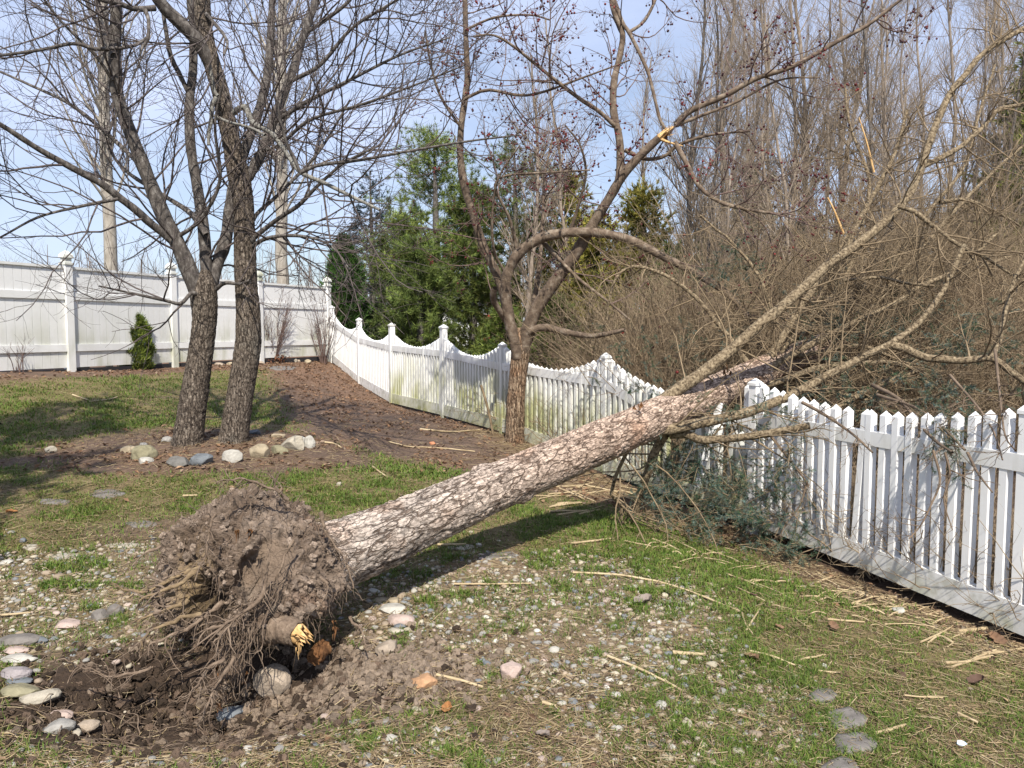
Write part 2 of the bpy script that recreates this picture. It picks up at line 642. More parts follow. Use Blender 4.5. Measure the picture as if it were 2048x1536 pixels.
M['spruce_bark'] = bark_mat('plated spruce bark', [(0.25, (0.55, 0.51, 0.48)), (0.5, (0.98, 0.95, 0.92)), (0.75, (1.3, 1.27, 1.24))], (0.26, 0.215, 0.185), (15, 15, 4.4), (42, 42, 17), attr='bk', warp=0.75, w1=0.075, w2=0.075, bump=0.014,
                            patch=((0.8, 0.56, 0.42), 3.0, 0.54, 0.7, 0.5))
M['maple_bark'] = bark_mat('furrowed maple bark', [(0.3, (0.06, 0.048, 0.039)), (0.5, (0.155, 0.125, 0.1)), (0.72, (0.31, 0.265, 0.22))], (0.04, 0.031, 0.025), (30, 30, 6.5), (70, 70, 24), w1=0.085, bump=0.014,
                           patch=((0.3, 0.29, 0.25), 2.2, 0.55, 0.72, 0.45))
M['crab_bark'] = bark_mat('flaking crabapple bark', [(0.3, (0.15, 0.1, 0.068)), (0.5, (0.3, 0.21, 0.14)), (0.72, (0.46, 0.36, 0.26))], (0.075, 0.046, 0.03), (26, 26, 3.6), (70, 70, 12), bump=0.018,
                          patch=((0.34, 0.17, 0.085), 3.5, 0.5, 0.68, 0.5))
M['spruce_limb'] = material('scaly spruce limb bark', [(0.36, (0.05, 0.036, 0.023)), (0.48, (0.165, 0.125, 0.078)), (0.66, (0.33, 0.265, 0.175))], 44, detail=4, bump=(60, 1.0, 0.012))
M['twig_spruce'] = material('dead spruce twig', [(0.3, (0.115, 0.084, 0.052)), (0.7, (0.29, 0.22, 0.14))], 8)
M['twig_dead'] = material('dark dead spruce twig', [(0.3, (0.085, 0.062, 0.045)), (0.7, (0.21, 0.155, 0.11))], 8)
M['needles'] = material('leaf colour', [(0.3, (0.85, 0.85, 0.85)), (0.7, (1, 1, 1))], 3, attr=True, attr_mix=1.0, rough=0.6, translucent=0.2)
M['grass'] = material('grass blades', [(0.3, (0.8, 0.8, 0.8)), (0.7, (1, 1, 1))], 3, attr=True, attr_mix=1.0, rough=0.55, translucent=0.3)
M['litter'] = material('dry leaf', [(0.3, (0.7, 0.7, 0.7)), (0.7, (1, 1, 1))], 12, attr=True, attr_mix=1.0, rough=0.8, translucent=0.15)
M['straw'] = material('dry straw', [(0.3, (0.26, 0.195, 0.115)), (0.5, (0.42, 0.33, 0.2)), (0.7, (0.55, 0.455, 0.3))], 5, rough=0.7)
M['soil'] = material('dry clumpy soil', [(0.25, (0.72, 0.72, 0.72)), (0.5, (1, 1, 1)), (0.75, (1.25, 1.25, 1.25))], 30, detail=10, attr=True, attr_mix=1.0, bump=(70, 0.9, 0.02))
M['root'] = material('soil crusted root', [(0.3, (0.085, 0.06, 0.043)), (0.55, (0.19, 0.14, 0.102)), (0.75, (0.32, 0.25, 0.185))], 30, bump=(60, 0.9, 0.01))
M['root_yellow'] = material('yellow clay crusted root', [(0.3, (0.11, 0.078, 0.045)), (0.55, (0.22, 0.16, 0.095)), (0.75, (0.35, 0.27, 0.165))], 30, bump=(60, 0.9, 0.01))
M['hair'] = material('fine root hair', [(0.3, (0.09, 0.062, 0.045)), (0.7, (0.23, 0.175, 0.13))], 20)
M['pebble'] = material('pebble', [(0.3, (0.8, 0.8, 0.8)), (0.7, (1.05, 1.05, 1.05))], 40, attr=True, attr_mix=1.0, rough=0.75, bump=(60, 0.3, 0.004))
M['house'] = material('white siding', [(0.3, (0.7, 0.7, 0.7)), (0.7, (0.78, 0.78, 0.78))], 2, rough=0.6)
M['roof'] = material('dark roof', [(0.3, (0.08, 0.08, 0.085)), (0.7, (0.13, 0.13, 0.13))], 6)
M['red'] = material('faded red paint', [(0.3, (0.35, 0.03, 0.03)), (0.7, (0.45, 0.06, 0.05))], 6, rough=0.5)
M['glass'] = material('dark window glass', [(0.3, (0.03, 0.035, 0.04)), (0.7, (0.05, 0.055, 0.06))], 3, rough=0.1, spec=0.5)
M['gap'] = material('painted gap shade', [(0.3, (0.02, 0.02, 0.024)), (0.7, (0.035, 0.034, 0.036))], 8, rough=0.7)  # shade of the open gap under the board fence, as a colour
M['scrap'] = material('white plastic scrap', [(0.4, (0.75, 0.78, 0.8)), (0.6, (0.25, 0.4, 0.6))], 40, rough=0.4)
M['hose'] = material('dark green rubber', [(0.3, (0.03, 0.06, 0.03)), (0.7, (0.06, 0.11, 0.05))], 20, rough=0.5)


def stone_mat(name, a, b, c, scale=14):
    return material(name, [(0.28, a), (0.5, b), (0.72, c)], scale, detail=9, rough=0.8, bump=(30, 0.6, 0.012))


def tone(c, k):
    return tuple(min(0.9, v * k) for v in c)


STONE = {}
for nm, c in dict(cream=(0.38, 0.345, 0.28), white=(0.42, 0.405, 0.365), tan=(0.34, 0.285, 0.2), olive=(0.25, 0.23, 0.15), grey=(0.29, 0.28, 0.26),
                  slate=(0.15, 0.165, 0.18), dark=(0.15, 0.145, 0.135), pink=(0.42, 0.33, 0.29), mauve=(0.29, 0.26, 0.265), rust=(0.42, 0.25, 0.14),
                  brown=(0.34, 0.28, 0.22), flag=(0.175, 0.16, 0.147), brick=(0.5, 0.22, 0.12)).items():
    STONE[nm] = stone_mat(nm + ' stone', tone(c, 0.5), tone(c, 0.88), tone(c, 1.18), 11)

#@@SETTING
# ------------------------------------------------------------------ ground
CTRL = [at(*c) for c in [
    (0, 742, 12.25), (140, 745, 13.3), (345, 735, 15.6), (520, 728, 17.7), (655, 722, 19.8), (372, 888, 8.6), (468, 880, 8.65), (250, 830, 10.3),
    (0, 900, 8.3), (0, 1000, 6.6), (200, 1000, 6.6), (0, 1150, 5.1), (0, 1400, 3.5), (300, 1500, 3.1), (1024, 1500, 3.15), (1700, 1500, 3.2),
    (2040, 1490, 3.3), (2034, 1290, 4.75), (1800, 1200, 5.5), (1505, 1070, 6.9), (1240, 965, 8.8), (1210, 948, 9.0), (1030, 885, 10.4),
    (888, 838, 13.2), (785, 812, 15.3), (720, 774, 17.4), (672, 730, 19.4), (700, 830, 12), (600, 790, 13.5), (620, 735, 17), (750, 900, 9),
    (560, 920, 8.0), (850, 980, 6.9), (1150, 1070, 6.1), (1200, 1010, 7.3), (700, 1310, 4.0), (1100, 1250, 4.35), (1500, 1250, 4.4),
    (250, 1230, 4.55), (490, 1100, 5.5)]]
CTRL += [np.array(c, float) for c in [(2, 12, 0), (5, 9, -0.2), (0, 16, 0.2), (-2, 22, 0.5), (6, 20, 0.2), (10, 12, 0), (14, 4, -0.3), (-9, 18, 0.95), (-8, 24, 0.95),
                                      (-12, 14, 1.0), (-14, 20, 1.0), (4, 0, -0.2), (-4, 0, -0.1), (9, -3, -0.3), (-9, -3, 0), (-9, 5, 0.15), (6, 30, 0.4), (-6, 32, 0.8),
                                      (18, 26, 0.3), (-18, 28, 0.9), (0, -8, 0), (16, -6, -0.2), (-16, 2, 0.4)]]
CTRL = np.array(CTRL)


def _tps():
    X = CTRL[:, :2]
    n = len(X)
    r = np.linalg.norm(X[:, None] - X[None], axis=2)
    K = r ** 2 * np.log(r + 1e-9) + np.eye(n) * 0.6
    Pm = np.concatenate([np.ones((n, 1)), X], 1)
    A = np.block([[K, Pm], [Pm.T, np.zeros((3, 3))]])
    return np.linalg.solve(A, np.concatenate([CTRL[:, 2], np.zeros(3)]))


TPS = _tps()
# the torn-out pit in front of the root ball and a low rim of thrown soil round it
PIT = at(395, 1400, 3.62)[:2]
RIM = at(760, 1380, 3.75)[:2]


def G0(x, y):
    sh = np.shape(x)
    x, y = np.ravel(x).astype(float), np.ravel(y).astype(float)
    o = np.empty(len(x))
    for a in range(0, len(x), 40000):
        xx, yy = np.clip(x[a:a + 40000], -17, 17), np.clip(y[a:a + 40000], -8, 32)
        r = np.hypot(xx[:, None] - CTRL[None, :, 0], yy[:, None] - CTRL[None, :, 1])
        o[a:a + 40000] = (r ** 2 * np.log(r + 1e-9)) @ TPS[:-3] + TPS[-3] + TPS[-2] * xx + TPS[-1] * yy
    return o.reshape(sh)


def G(x, y):
    z = G0(x, y)
    dx, dy = (np.asarray(x) - PIT[0]) / 0.66, (np.asarray(y) - PIT[1]) / 0.42
    z = z - 0.2 * np.exp(-(dx * dx + dy * dy) ** 1.4)
    dx, dy = (np.asarray(x) - RIM[0]) / 0.36, (np.asarray(y) - RIM[1]) / 0.26
    return z + 0.05 * np.exp(-(dx * dx + dy * dy))


def gz(x, y):
    return float(G(np.array([x]), np.array([y]))[0])


def on_ground(px, py, dmax=26.0):
    """ground point seen at a photo pixel"""
    ys = np.exp(np.linspace(math.log(1.8), math.log(dmax), 900))
    P = np.array([at(px, py, 1.0)])
    dirv = P[0] - np.array([0, 0, CAMZ])
    xs, zs = dirv[0] * ys, CAMZ + dirv[2] * ys
    below = np.nonzero(zs < G(xs, ys))[0]
    k = below[0] if len(below) else len(ys) - 1
    return np.array([xs[k], ys[k], gz(xs[k], ys[k])])


FA, FB = np.array([3.15, 4.8]), np.array([-4.6, 19.7])
FT = (FB - FA) / np.linalg.norm(FB - FA)
FN = np.array([-FT[1], FT[0]])
FN = FN if FN @ (-FA) > 0 else -FN
PA, PB = np.array([-7.67, 13.34]), np.array([-4.75, 19.9])
PT = (PB - PA) / np.linalg.norm(PB - PA)
PN = np.array([PT[1], -PT[0]])
PN = PN if PN @ (-PA) > 0 else -PN
RING = at(440, 885, 8.5)[:2]


def zones(x, y):
    """grass cover, leaf litter, dark earth with painted shade, straw, pebble cover over the ground plan"""
    x, y = np.asarray(x, float), np.asarray(y, float)
    fd = (x - FA[0]) * FN[0] + (y - FA[1]) * FN[1]
    pd = (x - PA[0]) * PN[0] + (y - PA[1]) * PN[1]
    n1 = fbm2(x, y, 0.9, 4, 1)
    n2 = fbm2(x, y, 3.2, 4, 2)
    n3 = fbm2(x, y, 9.0, 3, 3)
    edge = 0.35 * n1 + 0.22 * n2 + 0.1 * n3
    wid = np.interp(y, [4, 6.2, 7.2, 8.2, 9.5, 12, 15, 19, 22], [0.35, 0.5, 0.75, 2.0, 3.1, 2.7, 2.3, 2.0, 2.0])
    bed = sstep(0.35, -0.35, fd - wid + edge)
    bed = np.maximum(bed, sstep(0.25, -0.2, pd - 0.85 + 0.5 * edge) * (pd > -1.5))
    q = np.hypot((x - RING[0] + 0.1) / 1.75, (y - RING[1]) / 1.15)
    bed = np.maximum(bed, sstep(1.25, 0.85, q + edge * 0.6))
    # grassless strip running left from the ring
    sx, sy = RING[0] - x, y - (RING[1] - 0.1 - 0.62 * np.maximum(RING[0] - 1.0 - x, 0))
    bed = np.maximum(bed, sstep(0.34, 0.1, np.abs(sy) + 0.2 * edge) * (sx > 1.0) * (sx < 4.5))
    behind = sstep(0.0, -0.25, fd) * (pd > -0.3)
    bed = np.maximum(bed, behind)
    # pebble beds
    p1 = sstep(1.2, 0.8, np.hypot((x - 0.15) / 1.15, (y - 4.55) / 0.98) + 0.5 * edge)
    p1 = np.maximum(p1, 0.7 * sstep(1.2, 0.7, np.hypot((x - 0.85) / 0.8, (y - 3.5) / 0.42) + 0.7 * edge))
    p2 = sstep(1.2, 0.85, np.hypot((x + 2.75) / 1.25, (y - 4.75) / 0.85) + 0.45 * edge)
    p3 = sstep(1.2, 0.8, np.hypot((x + 1.5) / 1.7, (y - 3.05) / 0.42) + 0.6 * edge) * 0.5
    p4 = 0.3 * sstep(1.2, 0.6, np.hypot((x - 0.9) / 1.3, (y - 2.95) / 0.35) + 0.9 * edge)
    peb = np.clip(np.maximum.reduce([p1, p2, p3, p4]), 0, 1)
    # behind the fence: dark mulch plus painted-in shade, joined to the dark earth
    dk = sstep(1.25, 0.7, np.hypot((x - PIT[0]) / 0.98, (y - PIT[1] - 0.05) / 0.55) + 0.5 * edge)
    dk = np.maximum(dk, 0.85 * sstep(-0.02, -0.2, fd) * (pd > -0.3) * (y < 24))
    lt = sstep(1.3, 0.6, np.hypot((x - RIM[0] + 0.05) / 0.62, (y - RIM[1]) / 0.34) + 0.6 * edge)
    bare_mid = sstep(1.2, 0.6, np.hypot((x + 2.2) / 1.5, (y - 5.9) / 0.35) + 0.9 * edge) * 0.8
    front = 0.62 * sstep(3.6, 2.8, y) * sstep(1.0, -0.6, x)
    g = 1.0 - bed
    g = g * (1 - 0.72 * peb) * (1 - dk) * (1 - lt) * (1 - bare_mid) * (1 - front)
    thin = sstep(-0.15, 0.4, n1 * 0.6 + n2 * 0.5 + n3 * 0.25)
    g = g * (1 - 0.45 * thin * sstep(1.6, 0.2, x + 0.3 * n2))
    # rich green patches and straw coloured ones
    leaf = bed * sstep(0.15, 1.0, np.interp(y, [4, 7, 10, 14, 20], [0.6, 0.55, 0.25, 0.6, 1.15]) + 0.6 * n2)
    leaf = np.where(fd < -0.05, 0.3, leaf)
    straw = sstep(1.3, 0.2, (fd + 0.2) / np.interp(y, [4, 7, 9, 11], [0.75, 1.1, 1.2, 0.6]) + 0.4 * n2) * (fd > -0.1) * (y < 11.5)
    return g, leaf, np.clip(dk, 0, 1), straw, peb, lt, fd, pd, n1, n2, n3


def build_ground():
    def axis(lo, hi, step, far_lo, far_hi):
        a = list(np.arange(lo, hi + step, step))
        s, v = step, a[-1]
        while v < far_hi:
            s *= 1.22
            v += s
            a.append(v)
        s, v = step, a[0]
        while v > far_lo:
            s *= 1.22
            v -= s
            a.insert(0, v)
        return np.array(a)
    xs = axis(-5.2, 3.6, 0.035, -700, 700)
    y1 = np.arange(2.0, 8.0, 0.035)
    y2 = [8.0]
    s = 0.035
    while y2[-1] < 900:
        s *= 1.022 if y2[-1] < 24 else 1.2
        y2.append(y2[-1] + s)
    yb = [1.96]
    s = 0.06
    while yb[-1] > -60:
        s *= 1.4
        yb.append(yb[-1] - s)
    ys = np.concatenate([np.array(yb[::-1]), y1, np.array(y2)])
    X, Y = np.meshgrid(xs, ys)
    Z = G(X, Y)
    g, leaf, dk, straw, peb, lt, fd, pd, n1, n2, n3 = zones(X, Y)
    near = sstep(30, 12, Y) * sstep(14, 8, np.abs(X))
    Z = Z + near * (0.012 * n2 + 0.006 * n3 + (0.03 * dk + 0.02 * lt) * fbm2(X, Y, 16, 4, 5) + 0.05 * dk * fbm2(X, Y, 5, 3, 6))
    # relief inside the pit is larger
    gr = np.array([0.125, 0.118, 0.04])
    gr2 = np.array([0.2, 0.155, 0.078])
    earth = np.array([0.145, 0.1, 0.074])
    leafc = np.array([0.215, 0.128, 0.08])
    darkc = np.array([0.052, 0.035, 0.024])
    lightc = np.array([0.23, 0.172, 0.125])
    strawc = np.array([0.3, 0.22, 0.125])
    pebc = np.array([0.215, 0.16, 0.112])
    u = sstep(-0.3, 0.45, n2)[..., None]
    C = earth * (0.9 + 0.25 * n3[..., None]) + 0 * X[..., None]
    C = C * (1 - peb[..., None]) + pebc * peb[..., None]
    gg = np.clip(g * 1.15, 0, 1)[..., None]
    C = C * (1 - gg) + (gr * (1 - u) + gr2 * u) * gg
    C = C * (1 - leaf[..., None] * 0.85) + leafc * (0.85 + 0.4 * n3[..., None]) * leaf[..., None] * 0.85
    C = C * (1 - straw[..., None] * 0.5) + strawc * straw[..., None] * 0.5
    C = C * (1 - lt[..., None]) + lightc * lt[..., None]
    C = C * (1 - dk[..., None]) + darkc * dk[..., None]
    far = sstep(22, 30, np.hypot(X, Y))[..., None]
    C = np.clip(C * (1 - far) + np.array([0.1, 0.115, 0.05]) * far, 0.01, 0.9)
    nr, nc = X.shape
    idx = np.arange(nr * nc).reshape(nr, nc)
    Q = np.stack([idx[:-1, :-1], idx[:-1, 1:], idx[1:, 1:], idx[1:, :-1]], -1).reshape(-1, 4)
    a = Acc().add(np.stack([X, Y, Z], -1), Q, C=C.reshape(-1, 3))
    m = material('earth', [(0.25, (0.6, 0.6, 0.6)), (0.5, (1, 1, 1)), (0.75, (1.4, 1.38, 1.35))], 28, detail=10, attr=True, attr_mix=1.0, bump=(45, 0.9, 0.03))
    return a.build('ground', m, kind='structure', col=True)


build_ground()


# ------------------------------------------------------------------ privacy fence
def privacy_fence():
    up = np.array([0, 0, 1.0])
    t3, n3 = np.array([*PT, 0]), np.array([*PN, 0])
    posts = [PA - PT * 2.42 * 2, PA - PT * 2.42, PA, np.array([-6.86, 15.6]), np.array([-5.81, 17.74]), PB]
    posts[1] = PA - PT * 2.45
    root = thing('privacy_fence', 'tall solid white board fence with pointed post caps at the back of the lawn', 'fence', [*PA, 0.93])
    zb, zt = 0.98, 2.73
    for k, p in enumerate(posts):
        c = np.array([*p, 0])
        g = gz(*p) - 0.1
        top = zt + 0.04
        a = Acc().add(*box_vq(c + up * (g + top) / 2, t3, n3, up, 0.066, 0.066, (top - g) / 2))
        po = a.build('post', M['privacy'], root, origin=[*p, zb - 0.05], smooth=False)
        a = Acc()
        a.add(*box_vq(c + up * (top + 0.016), t3, n3, up, 0.086, 0.086, 0.016))
        a.add(*box_vq(c + up * (top + 0.075), t3, n3, up, 0.06, 0.06, 0.04))
        a.add(*box_vq(c + up * (top + 0.128), t3, n3, up, 0.085, 0.085, 0.012))
        # onion shaped point
        prof = [(0.08, 0.14), (0.078, 0.165), (0.06, 0.195), (0.034, 0.22), (0.006, 0.245)]
        V = np.array([c + t3 * r * sx + n3 * r * sy + up * (top + h) for r, h in prof for sx, sy in ((-1, -1), (1, -1), (1, 1), (-1, 1))])
        Q = [(4 * i + j, 4 * i + (j + 1) % 4, 4 * i + 4 + (j + 1) % 4, 4 * i + 4 + j) for i in range(len(prof) - 1) for j in range(4)]
        a.add(V, Q)
        a.build('post_cap', M['privacy'], po, origin=[*p, top], smooth=False)
    for p0, p1 in zip(posts[:-1], posts[1:]):
        L = np.linalg.norm(p1 - p0)
        tt = np.array([*((p1 - p0) / L), 0])
        nn = np.array([tt[1], -tt[0], 0])
        nn = nn if nn @ n3 > 0 else -nn
        c0 = np.array([*p0, 0])
        nb = 16
        w = (L - 0.132) / nb
        for i in range(nb):
            if p0 is posts[0] and i < 6:
                continue
            c = c0 + tt * (0.066 + w * (i + 0.5))
            a = Acc().add(*box_vq(c + up * (zb + zt) / 2, tt, nn, up, w / 2 - 0.003, 0.011, (zt - zb) / 2 - 0.02))
            a.build('board', M['privacy'], root, origin=[c[0], c[1], zb], smooth=False)
        mid = c0 + tt * L / 2
        for z0, z1 in ((zt - 0.03, zt + 0.012), (2.17, 2.29), (1.28, 1.4)):
            a = Acc().add(*box_vq(mid + up * (z0 + z1) / 2 + nn * 0.008, tt, nn, up, L / 2 - 0.068, 0.03, (z1 - z0) / 2))
            a.build('rail', M['privacy'], root, origin=[mid[0], mid[1], z0 - 0.9], smooth=False)
        # dark strip painted in for the shaded gap below the panel
        a = Acc().add(*box_vq(mid + up * (zb - 0.075) - nn * 0.01, tt, nn, up, L / 2 - 0.068, 0.012, 0.07))
        a.build('gap_shade_strip', M['gap'], root, smooth=False)
    return root


privacy_fence()


# ------------------------------------------------------------------ scalloped picket fence
# post: photo x, top y, bottom y of the fence, distance, post style
FPOST = [(4.02, 2.88, None), (2034, 812, 1262, 4.8), (1505, 760, 1045, 7.0), (1210, 708, 945, 9.14), (1005, 686, 862, 11.2), (888, 668, 830, 13.36),
         (785, 662, 805, 15.45), (720, 650, 768, 17.6), (665, 618, 722, 19.7)]


def trunk_axis(s):
    """axis of the fallen trunk, s = 0 at the root ball, 1 over the fence"""
    return np.array([-0.956 + 2.986 * s, 4.4 + 3.1 * s, 0.363 + 0.70 * s])


def picket_fence():
    up = np.array([0, 0, 1.0])
    t2 = FT
    t3, n3 = np.array([*FT, 0]), np.array([*FN, 0])
    root = thing('picket_fence', 'white scalloped picket fence running up the slope, its top crushed by the trunk', 'fence', [*FA, gz(*FA)])
    pts, zt, zb = [], [], []
    for c in FPOST:
        if c[2] is None:
            pts.append(np.array(c[:2]))
            zt.append(1.2)
            zb.append(-0.3)
            continue
        top, bot = at(c[0], c[1], c[3]), at(c[0], c[2], c[3])
        pts.append(bot[:2])
        zt.append(top[2])
        zb.append(bot[2])
    zt[0] = zt[1] - 0.06
    zb[0] = zb[1] - 0.09
    for k, p in enumerate(pts):
        c = np.array([*p, 0])
        g = gz(*p) - 0.15 if k != 1 else zb[1] + 0.05
        tall = k >= 5
        flush = 2 <= k <= 4
        top = zt[k] + (0.1 if tall else -0.05)
        slim = 0.6 if k == 1 else 0.78 if flush else 1.0
        if k == 8:
            top = zt[k] + 0.02
        a = Acc().add(*box_vq(c + up * (g + top) / 2, t3, n3, up, 0.055 * slim, 0.05 * slim, (top - g) / 2))
        po = a.build('post', M['vinyl_algae'] if 3 <= k <= 6 else M['vinyl'], root, origin=[*p, zb[k]], smooth=False)
        a = Acc()
        a.add(*box_vq(c + up * (top + 0.012), t3, n3, up, 0.068 * slim, 0.064 * slim, 0.012))
        a.add(*box_vq(c + up * (top + 0.045), t3, n3, up, 0.067 * slim, 0.063 * slim, 0.021, taper=0.12))
        a.build('post_cap', M['vinyl'], po, origin=[*p, top], smooth=False)
    s_ref = np.linspace(-0.4, 1.6, 400)
    ax = np.array([trunk_axis(s) for s in s_ref])
    for k in range(len(pts) - 1):
        p0, p1 = pts[k], pts[k + 1]
        L = np.linalg.norm(p1 - p0)
        tt = np.array([*((p1 - p0) / L), 0])
        nn = np.array([-tt[1], tt[0], 0])
        nn = nn if nn @ n3 > 0 else -nn
        algae = 2 <= k <= 5
        n = 20
        if k == 0:
            n = 18
        sag = 0.26 if k >= 2 else 0.2
        if k == 1:
            sag = 0.14
        for i in range(n):
            u = (i + 1) / (n + 1)
            c = p0 * (1 - u) + p1 * u
            top = zt[k] * (1 - u) + zt[k + 1] * u - sag * (1 - (2 * u - 1) ** 2)
            bot = zb[k] * (1 - u) + zb[k + 1] * u + 0.06
            lean, leann = (rng.random() - 0.5) * 0.01, (rng.random() - 0.5) * 0.01
            if k == 2:
                # under the trunk: broken short; beside it: pushed over
                dd = np.hypot(ax[:, 0] - c[0], ax[:, 1] - c[1])
                j = np.argmin(dd)
                if dd[j] < 0.27:
                    top = min(top, ax[j, 2] - 0.2 - 0.12 * rng.random())
                    lean, leann = 0.12 * rng.normal(), 0.1 * rng.normal()
                elif u < 0.5:
                    lean, leann = -0.3 * (u / 0.4) ** 1.6 + 0.04 * rng.normal(), -0.04 - 0.05 * rng.random()
            if k == 1 and i == 10:
                lean = -0.06
            h = top - bot
            base = np.array([c[0], c[1], bot])
            zz = nrm(up + tt * lean + nn * leann)
            hw, hd, pt = 0.025, 0.034, 0.038
            V, Q = box_vq(base + zz * (h - pt) / 2, tt, nn, zz, hw, hd, (h - pt) / 2)
            # pointed top
            apex = [base + zz * h - nn * hd * 0.06, base + zz * h + nn * hd * 0.06]
            V = np.vstack([V, apex])
            Q = list(Q[[0, 2, 3, 4, 5]])
            Q = np.array(Q)
            T = [(4, 5, 8), (6, 7, 9), (5, 6, 9), (5, 9, 8), (7, 4, 8), (7, 8, 9)]
            a = Acc().add(V, Q, T)
            a.build('picket', M['vinyl_algae'] if algae else M['vinyl'], root, origin=base, smooth=False)
        # rails follow the slope

        def rail(name, q0, q1, z00, z01, hh, hd, mat, off=0.0):
            A, B = np.array([q0[0], q0[1], z00]), np.array([q1[0], q1[1], z01])
            d = nrm(B - A)
            upv = nrm(np.cross(d, nn))
            upv = upv if upv[2] > 0 else -upv
            nx = 10
            lnth = np.linalg.norm(B - A)
            a = Acc()
            V, Q = [], []
            for q in range(nx + 1):
                cc = A + d * lnth * q / nx + nn * off
                V += [cc - upv * hh - nn * hd, cc - upv * hh + nn * hd, cc + upv * hh + nn * hd, cc + upv * hh - nn * hd]
            for q in range(nx):
                for e in range(4):
                    Q.append((4 * q + e, 4 * q + (e + 1) % 4, 4 * q + 4 + (e + 1) % 4, 4 * q + 4 + e))
            Q += [(0, 1, 2, 3), (4 * nx + 3, 4 * nx + 2, 4 * nx + 1, 4 * nx)]
            a.add(np.array(V), Q)
            return a.build(name, mat, root, origin=[*(A[:2]), min(z00, z01) - hh], smooth=False)
        e0, e1 = p0 + FT * (0.057 if k != 1 else 0.0), p1 - FT * (0.057 if k != 0 else 0.0)
        zr0, zr1 = zt[k] - 0.36, zt[k + 1] - 0.36
        if k >= 3:
            zr0 += 0.02
            zr1 += 0.02
        if k == 2:
            m0, m1 = p0 * 0.55 + p1 * 0.45, p0 * 0.24 + p1 * 0.76
            rail('rail', e0, m0, zr0, zr0 * 0.6 + zr1 * 0.4 - 0.16, 0.055, 0.036, M['vinyl'])
            rail('rail', m1, e1, zr0 * 0.24 + zr1 * 0.76 - 0.1, zr1, 0.055, 0.036, M['vinyl'])
        else:
            rail('rail', e0, e1, zr0, zr1, 0.055, 0.036, M['vinyl'])
        rail('bottom_rail', e0, e1, zb[k] + 0.095, zb[k + 1] + 0.095, 0.095, 0.036, M['vinyl_rail_algae'] if algae else M['vinyl_rail'])
    return root


picket_fence()

# a board sprung loose beside the trunk
_a = at(1440, 806, 7.2)
_b = at(1394, 975, 7.1)
_d = nrm(_b - _a)
_s = nrm(np.cross(_d, np.array([*FN, 0])))
lb = Acc().add(*box_vq((_a + _b) / 2, _s, np.cross(_d, _s), _d, 0.03, 0.014, np.linalg.norm(_b - _a) / 2)).build('loose_board', M['vinyl'], smooth=False)
tagit(lb, 'loose white board leaning askew under the fallen trunk', 'board')


# ------------------------------------------------------------------ the two maples
def zoomc(ox, oy, k, pts):
    return [(ox + x / k, oy + y / k) for x, y in pts]


def solid_trunk(P, R, sides=48, rings=160, plate=0.02, scale=(16, 16, 5), flare=0.0, seed=0.0):
    """bark covered trunk along polyline P: displaced tube"""
    n = len(P)
    u = np.linspace(0, n - 1, rings)
    i = np.clip(u.astype(int), 0, n - 2)
    f = (u - i)[:, None]
    PP = P[i] * (1 - f) + P[i + 1] * f
    RR = R[i] * (1 - f[:, 0]) + R[i + 1] * f[:, 0]
    V, Q = tubes(PP[None], RR[None], sides)
    V = V.reshape(rings, sides, 3)
    out = V - PP[:, None]
    base = out / np.linalg.norm(out, axis=2, keepdims=True)
    th = np.arange(sides) / sides * 2 * math.pi
    ln = np.concatenate([[0], np.cumsum(np.linalg.norm(np.diff(PP, axis=0), axis=1))])
    rr = RR.mean()
    q = np.stack([np.cos(th)[None] * rr + 0 * ln[:, None], np.sin(th)[None] * rr + 0 * ln[:, None], ln[:, None] + 0 * th[None]], -1).reshape(-1, 3)
    q = q + seed
    warp = fbm(q * 9, 2)[:, None] * 0.03
    f1, f2, cr = worley((q + warp) * np.array(scale))
    ck = sstep(0.0, 0.16, np.abs(fbm((q + warp) * np.array(scale) * 0.8 + 3, 4)))
    h = np.minimum(0.3 + 0.7 * sstep(0.0, 0.2, f2 - f1), ck) * (0.75 + 0.3 * cr)
    d = (h * plate + fbm(q * 40, 3) * plate * 0.35).reshape(rings, sides)
    lump = fbm(q * 3.0, 2).reshape(rings, sides)
    V = PP[:, None] + base * (np.linalg.norm(out, axis=2) + d - plate * 0.5 + lump * 0.06 * RR[:, None])[..., None]
    if flare:
        k = np.exp(-ln / (flare * 0.9))[:, None]
        lobes = 0.55 + 0.45 * np.cos(th[None] * 4 + seed)
        V = V + base * np.array([1, 1, 0.1]) * (k * lobes * flare * 0.75)[..., None]
    return V.reshape(-1, 3), Q, h.reshape(rings, sides), cr.reshape(rings, sides)


def limbs_to(root, paths, mat, name='limb', sides=9, K=26):
    res = []
    for P, R in paths:
        R = R * (1 + 0.16 * fbm(P * 9, 3) + 0.08 * fbm(P * 31, 2))
        V, Q = tubes(P[None], R[None], sides)
        Acc().add(V, Q).build(name, mat, root)
        res.append((P, R))
    return res


def twig_cloud(root, base, levels, mat, G, name='twigs'):
    """levels: list of dicts for grow(); base: stacked P,R"""
    a = Acc()
    P, R = base
    allP = []
    for lv in levels:
        lv = dict(lv)
        sides = lv.pop('sides', 4)
        src = lv.pop('src', None)
        bp = (P, R) if src is None else src
        P, R = grow(*bp, G=G, **lv)
        V, Q = tubes(P, R, sides)
        a.add(V, Q)
        allP.append((P, R))
    a.build(name, mat, root, kind='stuff')
    return allP


